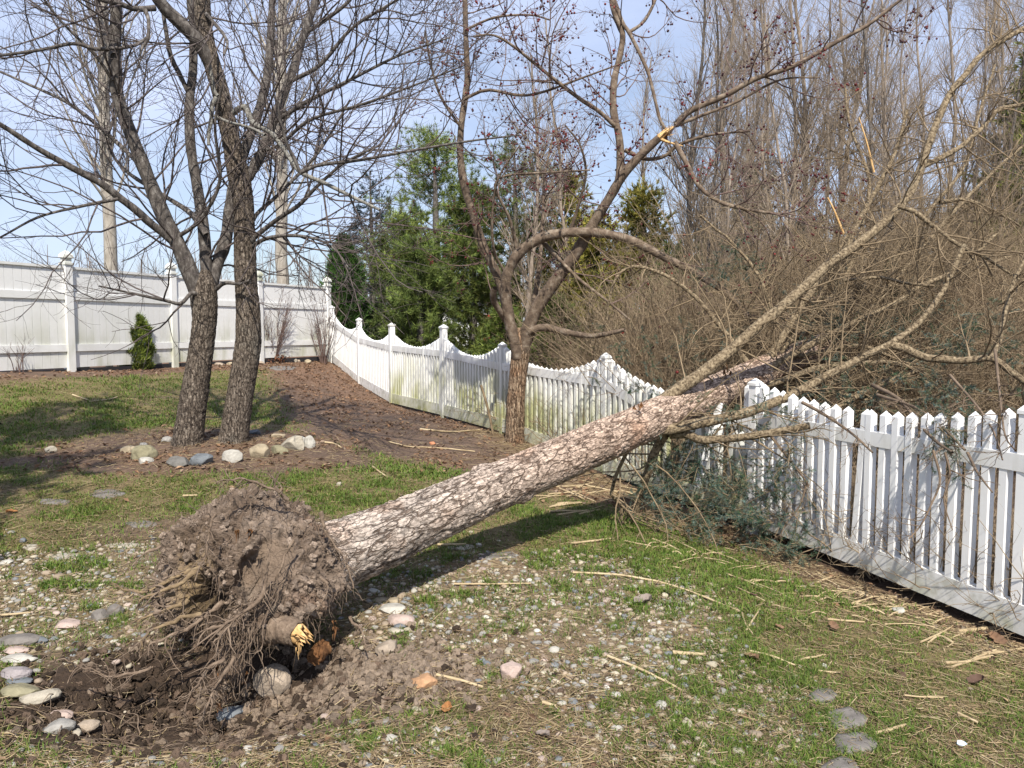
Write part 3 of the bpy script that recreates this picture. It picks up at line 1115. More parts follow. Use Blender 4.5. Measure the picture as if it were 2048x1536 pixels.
def maples():
    DA = 8.6
    # --- first maple
    base = on_ground(373, 892)
    root = thing('maple_tree', 'bare maple forking into several leaning limbs low down, nearer the fence sapling', 'tree', base, 'pair of bare maples in the stone ring')
    tp = [(373, 905), (380, 850), (392, 770), (402, 700), (409, 640), (408, 585), (411, 540)]
    P, R = trace(tp, DA, DA, 76, 52, 40)
    R = np.interp(np.linspace(0, 1, 40), [0, 0.2, 0.5, 0.72, 0.86, 0.93, 1], [62, 54, 48, 46, 52, 42, 14]) * 0.5 * DA / FPX
    V, Q, _, _ = solid_trunk(P, R, 90, 360, 0.008, (30, 30, 8), 0.06, 1.3)
    Acc().add(V, Q).build('trunk', M['maple_bark'], root)
    z = lambda pts: zoomc(0, 0, 2.926, pts)
    A = []
    A1 = trace([(404, 640), (397, 595), (384, 556), (359, 495), (325, 427), (284, 325), (260, 263), (236, 195), (229, 137), (232, 34), (236, -60), (238, -150)], DA, DA - 0.5, 33, 17, 44)
    A3 = trace([(410, 630), (413, 580), (412, 520), (405, 440), (392, 359), (381, 290), (379, 205), (386, 140), (386, 60), (380, 0), (376, -120)], DA + 0.05, DA + 0.5, 26, 11, 42)
    A4 = trace([(412, 635), (420, 585), (434, 530), (452, 478), (462, 400), (478, 330), (510, 245), (533, 160), (542, 60), (546, -80)], DA + 0.05, DA + 0.9, 26, 12, 38)
    A2 = trace([(330, 446), (350, 486), (327, 466), (300, 446), (273, 421), (236, 393), (205, 369), (143, 335), (82, 301), (44, 277), (0, 249), (-70, 215), (-170, 190)][1:], DA - 0.1, DA - 1.6, 17, 7, 34)
    limbs_to(root, [A1, A3, A4, A2], M['maple_limb'], sides=12)
    rest = [trace([(378, 188), (360, 150), (342, 113), (330, 50), (321, -20), (316, -120)], DA + 0.3, DA + 0.1, 10, 6, 20),
            trace([(236, 398), (160, 413), (75, 435), (0, 475), (-60, 500)], DA - 0.5, DA - 1.3, 7, 3, 20),
            trace([(413, 470), (385, 430), (350, 405), (300, 375), (240, 330), (190, 250)], DA, DA + 0.8, 12, 4, 22),
            trace([(400, 590), (383, 586), (370, 600), (359, 608), (330, 601), (262, 586), (198, 572)], DA - 0.1, DA - 0.9, 9, 3, 22),
            trace([(430, 580), (450, 566), (480, 568), (500, 560)], DA, DA - 0.2, 9, 5, 12),
            trace([(236, 96), (190, 98), (147, 87), (80, 100), (0, 111), (-60, 118)], DA - 0.8, DA - 1.5, 8, 5, 20),
            trace([(228, 110), (205, 60), (180, 20), (165, -40)], DA - 0.4, DA, 12, 8, 14),
            trace([(225, 160), (190, 110), (120, 40), (60, -40)], DA - 0.4, DA - 1, 7, 4, 18),
            trace([(290, 345), (250, 300), (150, 215), (60, 170), (-30, 130)], DA - 0.2, DA + 0.6, 9, 4, 20),
            trace([(345, 480), (400, 440), (440, 360), (430, 250), (450, 150)], DA - 0.1, DA - 0.7, 9, 4, 20)]
    limbs_to(root, rest, M['maple_limb'], sides=8)
    B = stackpoly([A1, A3, A4, A2] + rest)
    G = np.random.default_rng(21)
    twig_cloud(root, B, [dict(n=115, L=(0.9, 2.2), ang=(30, 70), K=9, wig=0.13, up=0.06, tmin=0.12, rs=0.55, rmax=0.013, rtip=0.35, sides=5),
                         dict(n=600, L=(0.35, 1.1), ang=(25, 60), K=6, wig=0.14, up=0.06, rs=0.6, rmax=0.005, rtip=0.5),
                         dict(n=1900, L=(0.12, 0.45), ang=(25, 65), K=4, wig=0.16, up=0.08, rs=0.7, rmax=0.0032, rtip=0.7, sides=3)], M['twig_maple'], G)
    # --- second maple
    base = on_ground(467, 884)
    root = thing('maple_tree', 'bare maple with the straighter trunk and lichen grey broken limbs, right of its twin', 'tree', base, 'pair of bare maples in the stone ring')
    DB = 8.7
    tp = [(466, 900), (472, 850), (480, 790), (490, 730), (496, 680), (496, 620), (491, 540), (489, 470), (486, 400), (476, 345), (462, 280), (449, 220), (440, 180), (425, 130), (412, 80), (405, 20), (402, -80)]
    P, R = trace(tp, DB, DB, 70, 30, 60)
    R = np.interp(np.linspace(0, 1, 60), [0, 0.1, 0.22, 0.32, 0.5, 0.56, 0.62, 0.85, 1], [58, 52, 49, 43, 39, 42, 34, 31, 27]) * 0.5 * DB / FPX
    V, Q, _, _ = solid_trunk(P, R, 80, 560, 0.008, (30, 30, 8), 0.06, 4.1)
    Acc().add(V, Q).build('trunk', M['maple_bark'], root)
    B1 = trace([(478, 370), (499, 352), (512, 325), (526, 301), (545, 246), (577, 164), (595, 113), (608, 68), (632, 0), (660, -90)], DB, DB + 0.7, 21, 12, 36)
    B2 = trace([(425, 135), (393, 79), (359, 44), (328, 14), (300, -30), (270, -110)], DB, DB - 0.6, 28, 20, 26)
    limbs_to(root, [B1, B2], M['maple_limb'], sides=12)
    z2 = [trace([(468, 225), (480, 216), (492, 215), (506, 246), (545, 268), (581, 318), (602, 345), (649, 366), (697, 390), (760, 420)], DB - 0.15, DB - 1.4, 12, 6, 30),
          trace([(419, 130), (424, 160), (430, 185), (436, 192)], DB - 0.22, DB - 0.2, 8, 8, 14),
          trace([(434, 196), (424, 210), (423, 235), (418, 265), (417, 290)], DB - 0.2, DB - 0.3, 11, 6, 14),
          trace([(430, 232), (460, 245), (500, 255), (530, 270)], DB - 0.25, DB - 0.9, 6, 5, 14)]
    limbs_to(root, z2, M['lichen_limb'], sides=8)
    rest = [trace([(310, 16), (280, 18), (262, 16), (235, 6), (202, 0), (160, -20)], DB - 0.4, DB - 1, 12, 7, 18),
            trace([(290, 20), (297, 40), (296, 75), (285, 95), (280, 112)], DB - 0.5, DB - 0.7, 9, 4, 16),
            trace([(296, 75), (270, 90), (236, 97), (200, 95)], DB - 0.6, DB - 1, 7, 4, 16),
            trace([(495, 500), (509, 475), (560, 435), (598, 410), (635, 372), (690, 325), (760, 290)], DB, DB - 0.8, 11, 4, 24),
            trace([(495, 470), (512, 430), (545, 400), (574, 372), (640, 300), (700, 200)], DB, DB + 0.6, 9, 4, 24),
            trace([(496, 500), (530, 478), (580, 471), (632, 478), (670, 499), (700, 540)], DB, DB - 0.9, 9, 3, 22),
            trace([(602, 345), (640, 330), (720, 320), (830, 300), (940, 282), (1040, 270)], DB - 1.1, DB - 1.9, 8, 3, 26),
            trace([(600, 345), (590, 320), (575, 290), (560, 240), (555, 200)], DB - 1, DB - 1.2, 8, 4, 16),
            trace([(545, 246), (620, 200), (700, 160), (800, 110), (900, 75)], DB + 0.2, DB - 0.4, 10, 3, 26),
            trace([(577, 164), (640, 130), (700, 60), (760, 20), (830, -20)], DB + 0.3, DB - 0.2, 10, 4, 22),
            trace([(608, 68), (650, 40), (700, 0), (740, -60)], DB + 0.5, DB + 0.3, 9, 5, 16),
            trace([(526, 301), (560, 290), (620, 240), (720, 210), (830, 170), (930, 130)], DB, DB - 1.3, 8, 3, 26),
            trace([(405, 20), (440, 60), (455, 85), (448, 110)], DB, DB - 0.6, 9, 4, 16)]
    limbs_to(root, rest, M['maple_limb'], sides=8)
    B = stackpoly([B1, B2] + z2 + rest * 2)
    G = np.random.default_rng(22)
    twig_cloud(root, B, [dict(n=135, L=(0.9, 2.3), ang=(25, 65), K=9, wig=0.12, up=0.05, tmin=0.15, rs=0.55, rmax=0.012, rtip=0.35, sides=5),
                         dict(n=750, L=(0.35, 1.1), ang=(25, 60), K=6, wig=0.14, up=0.06, rs=0.6, rmax=0.006, rtip=0.5),
                         dict(n=2400, L=(0.12, 0.45), ang=(25, 65), K=4, wig=0.16, up=0.08, rs=0.7, rmax=0.0032, rtip=0.7, sides=3)], M['twig_maple'], G)


maples()


# ------------------------------------------------------------------ crabapple
def berries(P, R, n, G, size=(0.009, 0.015)):
    """little hanging fruits below twig polylines"""
    idx = G.integers(0, len(P), n)
    p, _, _ = interp(P[idx], R[idx], G.random(n))
    s = size[0] + (size[1] - size[0]) * G.random(n)
    off = np.stack([G.normal(size=n) * 0.012, G.normal(size=n) * 0.012, -0.02 - 0.02 * G.random(n)], 1)
    c = p + off
    V0, F0 = ICO[1]
    V = (c[:, None, :] + V0[None] * s[:, None, None]).reshape(-1, 3)
    T = (F0[None] + (np.arange(n) * len(V0))[:, None, None]).reshape(-1, 3)
    # stalks
    k = np.stack([p, (p + c) / 2 + G.normal(size=(n, 3)) * 0.003, c], 1)
    V2, Q2 = tubes(k, np.full((n, 3), 0.0014), 3)
    return Acc().add(V, T=T).add(V2, Q2)


def splinters(a, p, d, r, n, L, G):
    for _ in range(n):
        o = nrm(G.normal(size=3))
        o = nrm(o - (o @ d) * d)
        b = p + o * r * math.sqrt(G.random()) * 0.85
        l = L * (0.3 + G.random())
        tip = b + nrm(d + G.normal(size=3) * 0.16) * l
        s = nrm(np.cross(d, G.normal(size=3))) * r * 0.28
        m = (b + tip) / 2
        V = np.array([b - s, b + s, b + np.cross(d, s), m + s * 0.5, m - s * 0.5, tip])
        a.add(V, T=[(0, 1, 3), (0, 3, 4), (3, 5, 4), (1, 2, 3), (2, 0, 4), (2, 4, 3), (3, 4, 5)])


def crabapple():
    base = on_ground(1030, 885)
    D = base[1]
    root = thing('crabapple_tree', 'crabapple tree with flaking orange bark, an arching limb and shrivelled red fruit', 'tree', base)
    P, R = trace([(1029, 900), (1030, 860), (1032, 800), (1037, 740), (1042, 695), (1041, 668), (1040, 655)], D, D, 46, 40, 40)
    R = np.interp(np.linspace(0, 1, 40), [0, 0.15, 0.5, 0.8, 0.93, 1], [44, 38, 34, 36, 40, 26]) * 0.5 * D / FPX
    V, Q, _, _ = solid_trunk(P, R, 60, 220, 0.008, (30, 30, 6), 0.06, 7.7)
    Acc().add(V, Q).build('trunk', M['crab_bark'], root)
    E2 = trace([(1036, 715), (1030, 685), (1020, 648), (1013, 600), (1012, 560), (1026, 522), (1052, 494), (1088, 474), (1140, 465), (1200, 466), (1260, 480), (1320, 510), (1400, 552), (1460, 592), (1500, 640), (1530, 700)], D - 0.05, D - 1.3, 25, 10, 54)
    E3 = trace([(1042, 715), (1050, 685), (1063, 640), (1082, 603), (1112, 560), (1150, 510), (1182, 455), (1215, 402), (1250, 345), (1290, 302), (1318, 276)], D, D - 0.9, 29, 15, 44)
    E1 = trace([(1030, 680), (1016, 640), (1008, 590), (990, 540), (966, 490), (946, 428), (930, 376), (921, 318), (922, 256), (930, 198), (935, 154), (932, 85), (930, 0), (928, -90)], D, D - 0.3, 20, 8, 44)
    E4 = trace([(1213, 405), (1235, 370), (1241, 325), (1238, 273), (1227, 222), (1228, 164), (1240, 110), (1245, 65), (1227, 20), (1215, -60)], D - 0.5, D - 0.4, 17, 9, 34)
    limbs_to(root, [E2, E3, E1, E4], M['crab_limb'], sides=12)
    rest = [trace([(1010, 640), (1003, 628), (990, 607), (986, 590), (990, 576)], D - 0.1, D - 0.5, 14, 12, 12),
            trace([(1352, 250), (1380, 222), (1450, 191), (1512, 157), (1587, 132), (1676, 82), (1734, 51), (1792, 7), (1850, -40)], D - 0.95, D - 1.6, 13, 5, 36),
            trace([(1350, 285), (1372, 325), (1398, 372), (1440, 404), (1500, 420), (1575, 430)], D - 0.95, D - 1.6, 11, 5, 26),
            trace([(1241, 262), (1197, 222), (1156, 195), (1094, 147), (1026, 92), (985, 70), (947, 73)], D - 0.45, D - 1.2, 10, 4, 28),
            trace([(1225, -10), (1245, 45), (1258, 65), (1282, 113), (1299, 154), (1320, 239), (1335, 262)], D - 0.4, D - 0.7, 8, 6, 24),
            trace([(1258, 65), (1290, 40), (1320, -20)], D - 0.4, D - 0.2, 7, 5, 12),
            trace([(1048, 668), (1085, 655), (1130, 664), (1185, 672), (1250, 660)], D - 0.1, D - 0.9, 18, 7, 22),
            trace([(1082, 480), (1110, 510), (1160, 560), (1212, 600), (1260, 640)], D - 0.3, D - 0.8, 9, 4, 22),
            trace([(1250, 300), (1290, 318), (1330, 312), (1356, 290), (1420, 270), (1500, 262)], D - 0.6, D - 1.1, 9, 4, 22),
            trace([(1010, 545), (988, 500), (985, 420), (1000, 350), (1040, 290)], D - 0.2, D - 0.9, 6, 3, 20),
            trace([(1035, 510), (1020, 440), (990, 375), (1010, 352), (1100, 345), (1180, 340)], D - 0.3, D - 1.1, 7, 3, 22),
            trace([(1140, 465), (1160, 400), (1172, 345), (1160, 290), (1130, 250)], D - 0.4, D - 1, 7, 3, 20),
            trace([(1050, 690), (1075, 560), (1085, 450), (1090, 350), (1110, 260)], D, D + 0.4, 12, 4, 26),
            trace([(930, 198), (975, 180), (1060, 190), (1180, 150), (1260, 120)], D - 0.3, D - 1.1, 7, 3, 20),
            trace([(925, 260), (880, 190), (860, 120), (850, 60)], D - 0.2, D - 0.6, 6, 3, 18),
            trace([(930, 60), (990, 35), (1060, 30), (1100, 40)], D - 0.3, D - 0.8, 6, 3, 18),
            trace([(1350, 252), (1400, 232), (1470, 205), (1560, 160), (1640, 155)], D - 0.95, D - 1.2, 7, 3, 22)]
    limbs_to(root, rest, M['crab_limb'], sides=8)
    G = np.random.default_rng(31)
    a = Acc()
    d = nrm(E3[0][-1] - E3[0][-3])
    b = E3[0][-1]
    r = E3[1][-1]
    up = at(1356, 248, b[1] - 0.05)
    splinters(a, b, nrm(up - b), r, 26, 0.22, G)
    q = catmull([b - d * 0.03, (b + up) / 2 + np.array([0.01, 0, 0.01]), up], 10)
    V, Q = tubes(q[None], (np.linspace(1.0, 0.18, 10) * r * 0.85)[None], 7)
    a.add(V, Q)
    q = catmull([b, at(1335, 284, b[1] - 0.05), at(1366, 292, b[1] - 0.1)], 10)
    V, Q = tubes(q[None], (np.linspace(0.9, 0.2, 10) * r * 0.55)[None], 6)
    a.add(V, Q)
    a.build('broken_end', M['raw_wood'], root)
    B = stackpoly([E1, E4] * 3 + [E2, E3] + rest * 3)
    lv = twig_cloud(root, B, [dict(n=130, L=(0.6, 1.7), ang=(35, 80), K=9, wig=0.17, up=0.05, tmin=0.2, rs=0.55, rmax=0.010, rtip=0.35, sides=5),
                              dict(n=800, L=(0.25, 0.8), ang=(35, 80), K=6, wig=0.2, up=0.03, rs=0.6, rmax=0.0055, rtip=0.5),
                              dict(n=2200, L=(0.06, 0.25), ang=(35, 80), K=4, wig=0.2, up=0.02, rs=0.7, rmax=0.0035, rtip=0.8, sides=3)], M['twig_crab'], G)
    P2, R2 = lv[1]
    P3, R3 = lv[2]
    keep = P3[:, 0, 2] > 2.1
    berries(P3[keep], R3[keep], 2300, G).build('fruit', M['fruit'], root, kind='stuff')


crabapple()


# ------------------------------------------------------------------ the fallen spruce
def spruce():
    base = np.array([-1.35, 4.1, 0.0])
    root = thing('fallen_spruce', 'uprooted spruce lying across the crushed fence with its root ball torn out', 'fallen tree', base)
    G = np.random.default_rng(41)
    # trunk
    s = np.concatenate([np.linspace(-0.04, 1.3, 60), np.linspace(1.33, 3.1, 40)])
    P = np.array([trunk_axis(t) for t in s])
    R = np.interp(s, [-0.05, 0.0, 0.12, 0.35, 1.0, 1.5, 3.1], [0.235, 0.2, 0.182, 0.175, 0.174, 0.155, 0.04])
    rings, sides = 700, 150
    u = np.interp(np.linspace(0, 1, rings), [0, 0.85, 1], [0, 62, 99])
    i = np.clip(u.astype(int), 0, 98)
    f = (u - i)[:, None]
    PP = P[i] * (1 - f) + P[i + 1] * f
    RR = R[i] * (1 - f[:, 0]) + R[i + 1] * f[:, 0]
    V, Q = tubes(PP[None], RR[None], sides)
    V = V.reshape(rings, sides, 3)
    out = V - PP[:, None]
    rad = np.linalg.norm(out, axis=2)
    dirn = out / rad[..., None]
    ln = np.concatenate([[0], np.cumsum(np.linalg.norm(np.diff(PP, axis=0), axis=1))])
    th = np.arange(sides) / sides * 2 * math.pi
    q = np.stack([np.cos(th)[None] * RR[:, None], np.sin(th)[None] * RR[:, None], ln[:, None] + 0 * th[None]], -1).reshape(-1, 3)
    w = np.stack([fbm(q * 7, 2), fbm(q * 7 + 31, 2), fbm(q * 7 + 67, 2)], 1) * 0.035
    fine = fbm(q * 55, 3)
    # coarse elongated plates near the base, finer scales further up
    k = sstep(0.8, 2.6, q[:, 2])
    f1, f2, c1 = worley((q + w * 1.5) * np.array([20, 20, 5.5]))
    g1, g2, c2 = worley((q + w * 1.2) * np.array([36, 36, 15.0]) + 5)
    ckA = sstep(0.015, 0.13, np.abs(fbm((q + w) * np.array([15, 15, 4.2]) + 3, 4)))
    ckB = sstep(0.015, 0.14, np.abs(fbm((q + w) * np.array([26, 26, 11.0]) + 8, 4)))
    ckC = sstep(0.0, 0.1, np.abs(fbm((q + w) * np.array([48, 48, 24.0]) + 20, 3)))
    hA = np.minimum(0.25 + 0.75 * sstep(0.0, 0.16, f2 - f1), ckA) * (0.72 + 0.28 * ckC)
    hB = np.minimum(0.15 + 0.85 * sstep(0.0, 0.16, g2 - g1), ckB) * (0.72 + 0.28 * ckC)
    h = (1 - k) * np.minimum(hA, 0.45 + 0.55 * hB) + k * hB
    cr = (1 - k) * c1 + k * c2
    tilt = ((1 - k) * f1 + k * g1)
    disp = h * (0.6 + 0.5 * cr) * 0.012 * (1 - 0.3 * k) + fine * 0.005
    lump = fbm(q * 2.6, 2) * 0.014
    # branch collars
    knots = [(0.9, 2.0), (1.35, 4.2), (1.6, 1.0), (2.05, 5.1), (2.3, 2.6), (2.6, 0.4), (2.75, 3.7), (3.2, 1.7), (3.3, 4.8), (3.6, 2.9), (0.4, 3.4), (2.5, 5.6), (2.95, 2.2)]
    kn = np.zeros(len(q))
    for kz, ka in knots:
        dth = np.angle(np.exp(1j * (np.tile(th, rings) - ka)))
        rr2 = np.hypot(dth * 0.2, q[:, 2] - kz)
        kn += 0.035 * np.exp(-(rr2 / 0.05) ** 2) - 0.03 * np.exp(-(rr2 / 0.02) ** 2)
    V = PP[:, None] + dirn * (rad + (disp + lump + kn - 0.014).reshape(rings, sides))[..., None]
    grey, pink, dark = np.array([0.5, 0.44, 0.39]), np.array([0.56, 0.44, 0.36]), np.array([0.055, 0.04, 0.03])
    kk = sstep(0.4, 2.4, q[:, 2])[:, None]
    plate = (grey * (1 - kk) + pink * kk) * (0.8 + 0.3 * cr[:, None] + 0.35 * fine[:, None])
    C = plate * (0.62 + 0.38 * sstep(0.1, 0.7, h)[:, None])
    rust = sstep(0.25, 0.55, fbm(q * 4.2 + 9, 3))[:, None] * 0.35
    C = C * (1 - rust) + np.array([0.36, 0.2, 0.11]) * (0.4 + 0.6 * h[:, None]) * rust
    tr = Acc().add(V, Q, C=C).build('trunk', M['spruce_bark'], root, col=True)
    bk = tr.data.attributes.new('bk', 'FLOAT_VECTOR', 'POINT')
    bk.data.foreach_set('vector', q.astype(np.float32).ravel())

    def br(path, d0, d1, w0, w1, K=36, name='branch', mat='spruce_limb', sides=12, dmid=None, parent=root):
        P, R = trace(path, d0, d1, w0, w1, K, dmid=dmid)
        P = P + np.stack([fbm(P * 3.2 + j * 9, 3) for j in range(3)], 1) * 0.018
        R = R * (1 + 0.12 * fbm(P * 14, 3))
        V, Q = tubes(P[None], R[None], sides)
        c = len(P)
        a = Acc().add(V, Q)
        # closed end
        e = np.arange(sides) + (c - 1) * sides
        Vc = np.vstack([V[e], P[-1:]])
        a.add(Vc, T=[(j, (j + 1) % sides, sides) for j in range(sides)])
        a.build(name, M[mat], parent)
        return P, R

    S = []
    S.append(br([(1288, 836), (1320, 806), (1398, 752), (1460, 703), (1530, 640), (1600, 582), (1656, 530), (1741, 468), (1803, 410), (1832, 360), (1862, 280), (1890, 205), (1930, 150), (1963, 109), (2032, 65), (2110, 20)], 6.75, 8.2, 27, 8, 60))
    S.append(br([(1844, 335), (1909, 301), (1963, 256), (1997, 219), (2045, 210), (2110, 190)], 7.75, 8.2, 11, 6, 26))
    S.append(br([(1280, 862), (1320, 861), (1360, 856), (1420, 843), (1500, 821), (1580, 791), (1650, 755), (1720, 717), (1781, 688), (1834, 648), (1876, 598), (1900, 555), (1930, 490)], 6.55, 6.9, 24, 9, 52))
    S.append(br([(1781, 690), (1815, 700), (1850, 715), (1901, 721), (1950, 720), (1985, 717), (2015, 740), (2050, 765), (2110, 800)], 6.8, 6.3, 17, 11, 32))
    S.append(br([(1984, 716), (1998, 690), (2008, 640), (2030, 560), (2060, 500)], 6.6, 6.9, 11, 6, 20))
    S.append(br([(1500, 765), (1535, 742), (1580, 712), (1634, 683), (1727, 637), (1794, 605), (1834, 576), (1883, 554), (1930, 530), (1990, 470)], 8.0, 8.4, 16, 6, 36))
    S.append(br([(1505, 765), (1540, 715), (1580, 651), (1612, 600), (1644, 552), (1687, 503), (1714, 450), (1750, 385), (1790, 300), (1815, 220)], 8.1, 9.0, 17, 6, 36))
    S.append(br([(1530, 745), (1559, 707), (1607, 651), (1650, 610), (1687, 557), (1710, 500), (1730, 430)], 8.3, 8.8, 11, 5, 28))
    S.append(br([(1340, 868), (1375, 870), (1400, 880), (1450, 877), (1520, 869), (1580, 860), (1618, 853)], 6.7, 6.2, 18, 14, 26))
    S.append(br([(1520, 775), (1575, 758), (1640, 735), (1700, 730), (1780, 725), (1850, 748), (1920, 790)], 8.0, 8.0, 14, 7, 28))
    S.append(br([(1507, 740), (1459, 677), (1401, 605), (1353, 564), (1305, 540), (1264, 533), (1237, 550), (1222, 585), (1215, 640)], 8.1, 8.5, 11, 4, 36))
    S.append(br([(1330, 868), (1312, 900), (1298, 940), (1280, 990), (1266, 1050)], 6.75, 7.0, 20, 14, 20))
    S.append(br([(1258, 892), (1240, 930), (1228, 965), (1224, 988)], 6.4, 6.5, 8, 7, 14))
    S.append(br([(1224, 986), (1250, 1015), (1272, 1045), (1282, 1070)], 6.5, 6.7, 8, 5, 14))
    S.append(br([(1568, 690), (1550, 640), (1524, 564), (1507, 537), (1459, 479), (1435, 462), (1400, 430)], 8.7, 9.2, 9, 4, 24))
    S.append(br([(1560, 720), (1640, 705), (1720, 690), (1790, 720), (1860, 770), (1910, 800)], 8.4, 7.9, 10, 5, 24))
    S.append(br([(1600, 700), (1700, 640), (1790, 560), (1860, 480), (1930, 400), (1990, 340), (2060, 280)], 9.2, 10.2, 13, 5, 34))
    S.append(br([(1640, 680), (1740, 640), (1850, 590), (1940, 540), (2060, 500)], 9.6, 10, 12, 6, 26))
    S.append(br([(1590, 700), (1640, 600), (1690, 480), (1740, 380), (1700, 250), (1690, 170)], 9.3, 10.6, 10, 4, 30))
    S.append(br([(1650, 690), (1760, 560), (1860, 420), (1930, 330), (1960, 220), (1990, 130)], 9.8, 11, 12, 4, 30))
    S.append(br([(1880, 405), (1930, 400), (1985, 420), (2040, 450)], 8.3, 8.8, 8, 4, 18))
    S.append(br([(1690, 560), (1760, 555), (1812, 566), (1870, 571)], 8.0, 7.6, 7, 5, 18))
    S.append(br([(1795, 412), (1830, 425), (1870, 455), (1920, 490), (1980, 520), (2040, 560)], 7.4, 7.0, 10, 5, 24))
    # bundle trapped below, behind the fence
    S.append(br([(1560, 775), (1650, 780), (1740, 800), (1830, 800), (1930, 770)], 8.1, 7.6, 9, 5, 24))
    S.append(br([(1600, 860), (1720, 790), (1810, 750), (1850, 735)], 7.6, 8.0, 12, 9, 20))
    # the rest of the crown: whorls of boughs fanning out along the upper trunk
    for j in range(110):
        sT = 1.3 + 1.8 * G.random()
        p0 = trunk_axis(sT)
        axd = nrm(trunk_axis(1.0) - trunk_axis(0.0))
        o = nrm(G.normal(size=3) + np.array([-0.25, 0.15, 0.5]))
        o = nrm(o - (o @ axd) * axd)
        if o[2] < -0.25:
            o[2] = abs(o[2])
        a_ = math.radians(38 + 26 * G.random())
        dv = nrm(axd * math.cos(a_) + o * math.sin(a_))
        L_ = (1.6 + 2.6 * G.random()) * (1.25 - 0.28 * sT)
        P = np.zeros((22, 3))
        P[0] = p0
        for k in range(1, 22):
            dv = nrm(dv + G.normal(size=3) * 0.085 + np.array([0, 0, 0.015]))
            P[k] = P[k - 1] + dv * L_ / 21
        R = (0.006 + 0.014 * G.random() ** 2) * np.linspace(1, 0.3, 22)
        V, Q = tubes(P[None], R[None], 8)
        Acc().add(V, Q).build('branch', M['spruce_limb'], root)
        S.append((P, R))
    # raw torn scars on the trunk top
    for px, py, n, L in ((1275, 815, 10, 0.05), (1340, 815, 12, 0.05), (1455, 748, 10, 0.07), (1510, 748, 6, 0.06), (1418, 828, 10, 0.06), (1200, 905, 8, 0.04)):
        b = at(px, py, np.interp(px, [1200, 1290, 1440, 1520], [6.0, 6.4, 7.2, 7.9]))
        a = Acc()
        splinters(a, b, nrm(np.array([-0.1, -0.5, 0.85])), 0.05, n, L, G)
        a.build('torn_scar', M['old_wood'], root, kind='stuff')
    a = Acc()
    q = catmull([at(1655, 395, 8.2), at(1668, 420, 8.2), at(1688, 470, 8.2)], 10)
    V, Q = tubes(q[None], np.linspace(0.008, 0.014, 10)[None], 6)
    a.add(V, Q)
    a.build('stripped_branch', M['raw_wood'], root)
    a = Acc()
    q = catmull([at(1718, 235, 8.4), at(1735, 290, 8.4), at(1748, 345, 8.4)], 10)
    V, Q = tubes(q[None], np.linspace(0.006, 0.013, 10)[None], 6)
    a.add(V, Q)
    a.build('stripped_branch', M['raw_wood'], root)

    # dead twigs on the branches
    B = stackpoly(S)
    lv = twig_cloud(root, B, [dict(n=2000, L=(0.35, 1.4), ang=(40, 85), K=8, wig=0.13, up=-0.015, tmin=0.08, rs=0.5, rmax=0.009, rtip=0.3, sides=5),
                              dict(n=9000, L=(0.12, 0.55), ang=(35, 75), K=5, wig=0.15, up=-0.02, rs=0.6, rmax=0.0045, rtip=0.5, sides=4),
                              dict(n=15000, L=(0.05, 0.25), ang=(35, 75), K=4, wig=0.15, up=-0.02, rs=0.7, rmax=0.0028, rtip=0.7, sides=3)], M['twig_spruce'], G)

    # dead sprays hanging in front of the fence on the right
    H = [trace([(1745, 770), (1800, 800), (1840, 850), (1875, 885), (1905, 905)], 6.4, 4.9, 9, 6, 20),
         trace([(1755, 790), (1830, 815), (1880, 850), (1930, 900)], 6.2, 4.9, 7, 5, 20),
         trace([(1866, 900), (1880, 960), (1862, 1010), (1842, 1050), (1818, 1078)], 4.95, 4.8, 6, 3, 18),
         trace([(1890, 905), (1900, 950), (1888, 1000), (1905, 1060)], 4.95, 4.75, 5, 2, 18),
         trace([(1935, 905), (1955, 945), (1985, 985)], 4.9, 4.6, 6, 3, 12),
         trace([(1605, 805), (1650, 830), (1705, 868), (1745, 905)], 6.2, 5.5, 8, 4, 18),
         trace([(1900, 750), (1960, 820), (1990, 870), (2005, 920)], 5.6, 4.6, 6, 3, 18),
         trace([(1990, 700), (2000, 790), (2010, 870), (2030, 900)], 5.6, 4.5, 6, 3, 18),
         trace([(1540, 870), (1580, 920), (1610, 960), (1616, 975)], 6.3, 6.2, 6, 4, 14),
         trace([(1612, 970), (1600, 1010), (1570, 1050), (1560, 1075)], 6.2, 6.2, 4, 2, 12)]
    for P_, R_ in H:
        V, Q = tubes(P_[None], R_[None], 6)
        Acc().add(V, Q).build('dead_spray', M['twig_dead'], root)
    HB = stackpoly(H)
    twig_cloud(root, HB, [dict(n=90, L=(0.12, 0.42), ang=(30, 75), K=6, wig=0.22, up=-0.06, tmin=0.2, rs=0.6, rmax=0.004, rtip=0.4, sides=4, bias=(-0.9, -0.5, 0)),
                          dict(n=380, L=(0.05, 0.2), ang=(35, 75), K=4, wig=0.2, up=-0.03, rs=0.7, rmax=0.0026, rtip=0.6, sides=3, bias=(-0.5, -0.3, 0))], M['twig_dead'], G, name='dead_twigs')

    # green sprays: pressed between trunk and fence, on the ground, and behind the fence
    def green(centres, n, L, G, spread, droop=-0.05):
        P0 = []
        for (px, py, d, rx, rz) in centres:
            for _ in range(n):
                c = at(px + G.normal() * rx, py + G.normal() * rz, d + G.normal() * 0.14)
                c[2] = max(c[2], gz(c[0], c[1]) + 0.04)
                dv = nrm(G.normal(size=3) * np.array([1, 1, 0.7]) + np.array([0.25, -0.2, 0.05]))
                P0.append([c + dv * t * (L[0] + (L[1] - L[0]) * G.random()) + np.array([0, 0, droop * t * t]) for t in np.linspace(0, 1, 6)])
        return np.array(P0)
